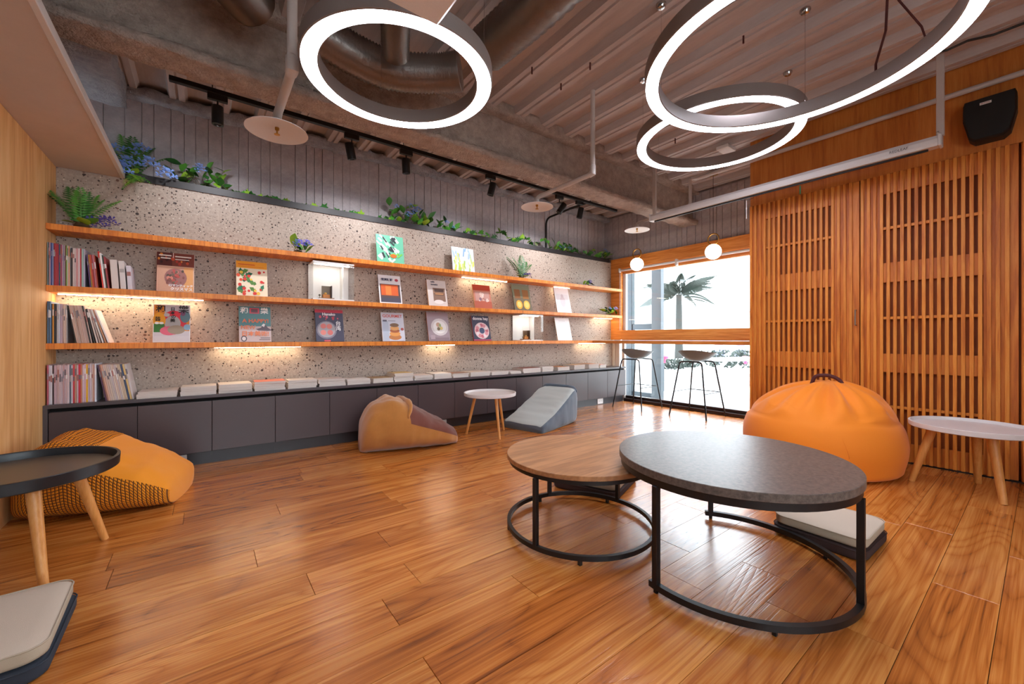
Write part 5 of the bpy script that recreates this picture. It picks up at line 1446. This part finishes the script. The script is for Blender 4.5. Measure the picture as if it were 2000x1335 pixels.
def fern_plant(label, loc, n, size, seed, flowers=2, lean_y=-0.4, group='potted ferns and flowers on the shelves', blades=0, col='green', fl='violet', zmin=0.3):
    r = random.Random(seed)
    t = thing('fern_plant', label, 'plant', loc, group=group)
    MB().lathe([(0.0, 0.0), (0.02, 0.0), (0.025, 0.01), (0.018, 0.025), (0.0, 0.03)], 10).build('root_clump', M['stem'], t, smooth=True)
    for k in range(n):
        a = -PI * 0.52 + PI * 1.04 * (k + 0.5) / n + r.uniform(-0.15, 0.15)
        tilt = 1.30 - 0.42 * abs(a) + r.uniform(-0.12, 0.12)
        leaf('frond' if not blades else 'blade', M[col] if k % 3 else M['green2'], t, (0.01 * math.sin(a), -0.006, 0.015), (tilt, 0, -a + r.uniform(-0.1, 0.1)), size * r.uniform(0.75, 1.1))
    for k in range(5):
        a = r.uniform(-1.6, 1.6) + (PI if k < 2 else 0); leaf('oval', M['green3' if k % 2 else 'green'], t, (r.uniform(-0.03, 0.03), -0.01, 0.015), (r.uniform(0.0, 0.5), 0, a), 0.07)
    for k in range(flowers):
        leaf('flower', M[fl], t, (0.04 + 0.035 * k + r.uniform(-0.01, 0.01), -0.03, 0.012 + r.uniform(0, 0.02)), (-0.5, r.uniform(-0.4, 0.4), 0), 0.06)
    return t
def bush(label, loc, seed, w=0.1, h=0.08, nl=14, nf=3, group='green and blue planting in the trough', cols=('green', 'green3', 'green2'), fl='blue_flower', kind='oval', ls=0.06):
    r = random.Random(seed)
    t = thing('flowering_plant', label, 'plant', loc, group=group)
    MB().lathe([(0.0, 0.0), (0.02, 0.0), (0.022, 0.012), (0.0, 0.02)], 8).build('root_clump', M['stem'], t, smooth=True)
    for k in range(nl):
        x, y_, z = r.uniform(-w, w), r.uniform(-0.03, 0.04), 0.012 + r.uniform(0.0, 1.0) * h * (1 - (abs(r.uniform(-1, 1)) * 0.5))
        leaf(kind, M[r.choice(cols)], t, (x, y_, z), (r.uniform(0.2, 1.2), r.uniform(-0.4, 0.4), r.uniform(-PI, PI)), ls * r.uniform(1.0, 1.6))
        if k % 3 == 0: MB().tube([(0, 0, 0.01), (x * 0.6, y_ * 0.6, z * 0.7), (x, y_, z)], 0.0015, 5).build('stalk', M['stem'], t)
    for k in range(nf):
        leaf('flower', M[fl], t, (r.uniform(-w, w) * 0.8, -0.03, h * r.uniform(0.5, 1.0)), (0.6, r.uniform(-0.3, 0.3), 0), 0.07 * r.uniform(0.8, 1.1))
    return t
def ivy(label, x0, x1, seed, n, h=0.05):
    r = random.Random(seed)
    t = thing('ivy_vine', label, 'plant', ((x0 + x1) / 2, YB + 0.03, 2.2515), group='green and blue planting in the trough')
    L_ = x1 - x0; pts = []
    for k in range(12):
        s_ = k / 11; pts.append(Vector((-L_ / 2 + L_ * s_, r.uniform(-0.012, 0.03), 0.012 + h * abs(math.sin(s_ * 9 + seed)) * r.uniform(0.6, 1.0))))
    pts[0].z = 0.003; pts[-1].z = 0.003
    MB().tube(pts, 0.002, 5).build('vine', M['stem'], t, smooth=True)
    for k in range(n):
        s_ = (k + 0.5) / n * 11; i = min(10, int(s_)); p = pts[i].lerp(pts[i + 1], s_ - i)
        leaf('ivy', M[('green2', 'green2', 'green', 'green3')[k % 4]], t, p, (r.uniform(0.5, 1.5), r.uniform(-0.5, 0.5), r.uniform(-1.2, 1.2) + (PI if k % 5 == 0 else 0)), r.uniform(0.055, 0.085))
    return t
ps = lambda u, y_, z: (ony(u, 600, y_).x, y_, z)
fern_plant('bright green spiky fern with violet flowers at the left end of the top shelf', ps(160, 4.14, SH[0]), 11, 0.21, 1, flowers=2).scale = (1.75,) * 3
bush('small clump of violet flowers in the middle of the top shelf', ps(582, 4.13, SH[0]), 2, 0.05, 0.05, 14, 2, 'potted ferns and flowers on the shelves', fl='violet', cols=('green3', 'green2', 'green'), ls=0.045).scale = (1.60,) * 3
fern_plant('feathery fern with violet flowers on the top shelf, right of the paintings', ps(1018, 4.13, SH[0]), 7, 0.26, 3, flowers=2, col='green2').scale = (1.35,) * 3
bush('tiny blue-flowered sprig on the top shelf near the window', ps(1150, 4.13, SH[0]), 4, 0.07, 0.05, 10, 2, 'potted ferns and flowers on the shelves', fl='violet', ls=0.05).scale = (1.15,) * 3
bush('leafy blue-flowered plant at the window end of the middle shelf', ps(1192, 4.13, SH[1]), 5, 0.12, 0.10, 20, 3, 'potted ferns and flowers on the shelves', ls=0.07)
px = lambda u: ony(u, 300, YB + 0.05).x
ft = fern_plant('large fern with blue flower heads at the left end of the trough', (px(262), YB + 0.03, 2.2515), 8, 0.27, 6, flowers=0, group='green and blue planting in the trough', col='green')
for k, (dx, dz) in enumerate(((-0.06, 0.10), (0.03, 0.13), (-0.02, 0.05), (0.06, 0.07), (0.13, 0.03), (-0.05, 0.02))):
    leaf('flower', M['blue_flower'], ft, (dx, -0.05, dz), (0.9, 0.2 * (k - 2), 0), 0.085)
for k in range(5):
    leaf('frond', M['green3' if k % 2 else 'green'], ft, (0.02 * k - 0.03, -0.04, 0.01), (-0.5 - 0.1 * k, 0, PI + 0.9 - 0.45 * k), 0.17)
bush('upright green bush with one blue bloom in the trough', (px(398), YB + 0.04, 2.2515), 7, 0.14, 0.17, 34, 2, cols=('green3', 'green', 'green2'), ls=0.06).scale = (1.35,) * 3
ft.scale = (1.45,) * 3
ivy('dark ivy vine in the left part of the trough', px(455), px(575), 8, 18, 0.03)
ivy('ivy vine in the trough left of the blue flowers', px(585), px(762), 9, 24, 0.02)
bush('blue-flowered bush in the middle of the trough', (px(800), YB + 0.04, 2.2515), 10, 0.20, 0.16, 40, 5, cols=('green', 'green3', 'green2'), ls=0.075).scale = (1.30,) * 3
bush('smaller blue-flowered clump right of the middle of the trough', (px(872), YB + 0.04, 2.2515), 11, 0.12, 0.13, 22, 2, cols=('green', 'green2', 'green2'), ls=0.075)
ivy('ivy vine in the trough right of the blue flowers', px(900), px(955), 12, 16, 0.08)
ivy('dense ivy vine in the trough above the right fern', px(962), px(1080), 13, 34, 0.16)
bush('pale blue flowers in the trough near the window', (px(1100), YB + 0.04, 2.2515), 14, 0.16, 0.10, 22, 3, ls=0.08).scale = (1.15,) * 3
ivy('ivy vine in the trough between pale blue flowers', px(1108), px(1160), 15, 16, 0.10)
bush('blue-flowered plant at the window end of the trough', (px(1172), YB + 0.04, 2.2515), 16, 0.16, 0.17, 30, 4, ls=0.08)

# ================================================================== OUTSIDE THE WINDOW
gd = MB().box(5.56, 60, -25, 60, -0.3, -0.05).box(-30, 5.56, -25, YMIN - 0.12, -0.3, -0.05).build('terrace', M['ground_out'])  # second box: unseen ground added outside the rear opening, bounces light to the ceiling
tag(gd, 'pale sunlit terrace outside the window', 'ground', kind='structure')
# grey framed glass partition just outside, left part of the view
gp = thing('glass_partition', 'grey metal framed glass doors folded just outside the window', 'partition', (6.1, 4.2, -0.05))
for k, (y0_, y1_, m_) in enumerate(((0.28, 0.42, 'alu'), (0.72, 0.98, 'alu'), (-0.30, -0.12, 'out_grey'))):
    MB().cbox(0, 0.10, y0_, y1_, 0, 2.6, 0.006).build('post', M[m_], gp)
for z_ in (0.0, 1.20, 2.5):
    MB().cbox(0.02, 0.08, -0.12, 0.98, z_, z_ + 0.1, 0.004).build('rail', M['alu'], gp)
MB().box(0.045, 0.053, -0.12, 0.98, 0.1, 2.5).build('pane', M['glass'], gp)
MB().box(0.03, 0.04, 0.98, 2.5, 0.0, 2.6).build('blind_panel', M['out_grey'], gp)
# palm tree
pb = onz(1325, 668, -0.05) if False else None
d_ = ray(1326, 660); D = 21.0
pal = thing('palm_tree', 'palm tree with drooping feathered fronds outside the window', 'tree', (d_.x * D, d_.y * D, -0.05))
hc = 1 + (660 - 575) / FPX * D + 0.05
b = MB(); b.tube([(0, 0, 0), (0.05, 0.02, hc * 0.4), (0.0, 0.0, hc * 0.8), (0, 0, hc)], [0.22, 0.17, 0.15, 0.13], 12); b.build('trunk', M['palm_trunk'], pal, smooth=True)
b = MB(); V = []; F = []; n = 34
def rr_(s_): return Vector((0, s_ * 0.98, 0.42 * s_ - 0.72 * s_ * s_))
for k in range(3, n):
    s_ = k / n; p = rr_(s_); L_ = 0.30 * math.sin(PI * (0.1 + 0.85 * s_))
    for sg in (-1, 1):
        q = len(V); V += [tuple(p), tuple(p + Vector((0, 0.02, 0))), tuple(p + Vector((sg * L_ * 0.45, 0.105, -L_ * 0.85))), tuple(p + Vector((sg * L_ * 0.43, 0.09, -L_ * 0.85)))]
        F.append((q, q + 1, q + 2, q + 3))
q = len(V)
for k in range(n + 1):
    p = rr_(k / n); V += [(-0.012, p.y, p.z), (0.012, p.y, p.z)]
for k in range(n): F.append((q + 2 * k, q + 2 * k + 1, q + 2 * k + 3, q + 2 * k + 2))
b.add(V, F)
fr0 = None
pr2 = random.Random(4)
for k in range(22):
    a = 2 * PI * k / 22 + pr2.uniform(-0.15, 0.15); sc_ = pr2.uniform(1.6, 2.0); ti = pr2.choice((0.0, 0.25, 0.5, 0.75))
    if fr0 is None: fr0 = b.build('frond', M['palm_green'], pal); o = fr0
    else: o = inst(fr0, pal)
    o.location = (0, 0, hc); o.rotation_euler = (ti, 0, a); o.scale = (sc_, sc_, sc_)
# pale buildings far behind
def far_block(label, u0, u1, ztop, dist, depth, m, bands):
    a = ray(u0, 660) * dist; b_ = ray(u1, 660) * dist
    t = thing('far_building', label, 'building', (a.x, a.y, -0.05))
    ang = math.atan2(b_.y - a.y, b_.x - a.x); w = (Vector((b_.x, b_.y)) - Vector((a.x, a.y))).length
    t.rotation_euler = (0, 0, ang)
    MB().box(0, w, 0, depth, 0, ztop).build('wall', m, t)
    MB().box(-0.6, w + 0.6, -0.8, depth, ztop, ztop + 0.35).build('roof_slab', M['out_white'], t)
    for k in range(bands):
        x0 = w * (k + 0.2) / bands
        MB().box(x0, x0 + w * 0.6 / bands, -0.05, 0.0, ztop * 0.35, ztop * 0.75).build('window', M['out_grey'], t)
far_block('low pale building far outside at the right of the window', 1400, 1480, 3.3, 34, 8, M['out_white'], 0)
far_block('long pale building far behind the palm tree', 1225, 1340, 4.8, 46, 8, M['out_white'], 0)
# terrace bits
for u, v, lab in ((1297, 692, 'pink paper lantern on a thin stake outside, left of the middle'), (1456, 694, 'pink paper lantern on a thin stake outside, at the right')):
    p = ray(u, v) * 8.0 + Vector((0, 0, 1))
    t = thing('paper_lantern', lab, 'lantern', (p.x, p.y, p.z - 0.1), group='pink paper lanterns outside')
    MB().lathe([(0.0, -0.07), (0.03, -0.06), (0.03, 0.0), (0.08, 0.03), (0.085, 0.06), (0.05, 0.085), (0.0, 0.09)], 16).build('shade', M['pink'], t, smooth=True)
    MB().tube([(0, 0, -0.07), (0, 0, -0.05 - (p.z - 0.1))], 0.008, 6).build('stake', M['out_grey'], t)
def out_bush(label, u, v, dist, w, h, seed):
    p = ray(u, v) * dist; r = random.Random(seed)
    t = thing('terrace_shrub', label, 'shrub', (p.x, p.y, -0.05), group='shrubs on the terrace')
    MB().cbox(-w / 2, w / 2, -0.25, 0.25, 0, h * 0.55, 0.02).build('planter_box', M['out_white'], t)
    b = MB(); V = []; F = []
    for k in range(420):
        c = Vector((r.uniform(-w / 2, w / 2), r.uniform(-0.3, 0.3), h * 0.5 + r.uniform(0, h * 0.5))); d1 = Vector((r.uniform(-1, 1), r.uniform(-1, 1), r.uniform(-1, 1))).normalized() * 0.06; d2 = Vector((r.uniform(-1, 1), r.uniform(-1, 1), r.uniform(-1, 1))).normalized() * 0.04
        q = len(V); V += [tuple(c - d1), tuple(c + d2), tuple(c + d1), tuple(c - d2)]; F.append((q, q + 1, q + 2, q + 3))
    o = b.add(V, F).build('foliage', M['palm_green'], t); o['kind'] = 'stuff'
out_bush('planter of shrubs on the terrace behind the right stool', 1425, 730, 9.5, 2.2, 0.75, 1)
out_bush('planter of shrubs on the terrace behind the left stool', 1330, 735, 10.5, 1.6, 0.5, 2)
# picnic-style terrace table
p = ray(1440, 760) * 6.9
t = thing('terrace_table', 'pale slatted terrace table with crossed legs outside the window', 'table', (p.x, p.y, -0.05), rz=-0.4)
for k in range(5): MB().cbox(-0.7, 0.7, -0.36 + k * 0.145, -0.235 + k * 0.145, 0.68, 0.71, 0.004).build('slat', M['out_white'], t)
for sx in (-0.5, 0.5):
    MB().tube([(sx, -0.5, 0.0), (sx, 0.3, 0.68)], 0.03, 6).build('leg', M['out_white'], t); MB().tube([(sx, 0.5, 0.0), (sx, -0.3, 0.68)], 0.03, 6).build('leg', M['out_white'], t)
    MB().tube([(sx, -0.75, 0.38), (sx, 0.75, 0.38)], 0.03, 6).build('bearer', M['out_white'], t)
for sy in (-0.68, 0.68): MB().cbox(-0.7, 0.7, sy - 0.12, sy + 0.12, 0.41, 0.44, 0.004).build('bench_board', M['out_white'], t)
for u, lab in ((1404, 'folded grey-blue parasol left of the terrace pole'), (1446, 'folded grey-blue parasol right of the terrace pole')):
    p = ray(u, 700) * 11
    t = thing('folded_parasol', lab, 'parasol', (p.x, p.y, -0.05), group='folded parasols on the terrace')
    MB().lathe([(0.02, 0.0), (0.02, 0.5), (0.17, 0.52), (0.10, 0.9), (0.015, 1.25), (0.0, 1.26)], 12).build('canopy', plain('parasol_cloth', '#8288a8', 0.8), t, smooth=True)
    MB().cbox(-0.2, 0.2, -0.2, 0.2, 0.0, 0.04, 0.01).build('base', M['out_grey'], t)

# black conduit from the track down the concrete wall
b = MB(); b.tube(bent([(4.05, 3.62, 2.80), (4.05, 4.0, 2.80), (4.05, 4.49, 2.78), (4.05, 4.49, 2.26)], 0.10), 0.014, 10)
tag(b.build('wire_conduit', M['black_plastic'], smooth=True), 'black conduit bending from the track down the concrete wall', 'conduit')

# small things on the deck
jb = MB().cbox(-0.09, 0.09, -0.06, 0.06, -0.035, 0.0, 0.004).build('junction_box', M['white_paint'], loc=onz(1418, 288, ZC))
tag(jb, 'white junction box on the deck seen through the far ring lamp', 'box')
for u, v, lab in ((1033, 128, 'rusty bolt stub under the deck nearest the straight foil duct'), (1105, 168, 'rusty bolt stub under the deck left of the middle sprinkler pipe'),
                  (1170, 133, 'rusty bolt stub under the deck above the middle sprinkler pipe'), (1455, 73, 'rusty bolt stub under the deck inside the largest ring lamp'), (1322, 272, 'rusty bolt stub under the deck inside the far ring lamp')):
    p = onz(u, v, ZC); k_ = round((p.x - 1.885) / P - 0.12); p.x = 1.885 + P * k_ + 0.04
    o = MB().tube([(0, 0, -0.05), (0, 0, 0.0)], 0.006, 8).build('hanger_bolt', M['dark_red'], loc=p)
    tag(o, lab, 'bolt', 'rusty bolt stubs under the deck')
cb = [onz(u, v, ZC - 0.02) for u, v in ((1800, 110), (1850, 96), (1890, 82), (1940, 66), (2010, 44))]
tag(MB().tube([(p.x, p.y, ZC - 0.012 - 0.015 * (k % 2)) for k, p in enumerate(cb)], 0.008, 8).build('ceiling_cable', M['black_plastic'], smooth=True), 'loose black cable under the deck near the speaker', 'cable')
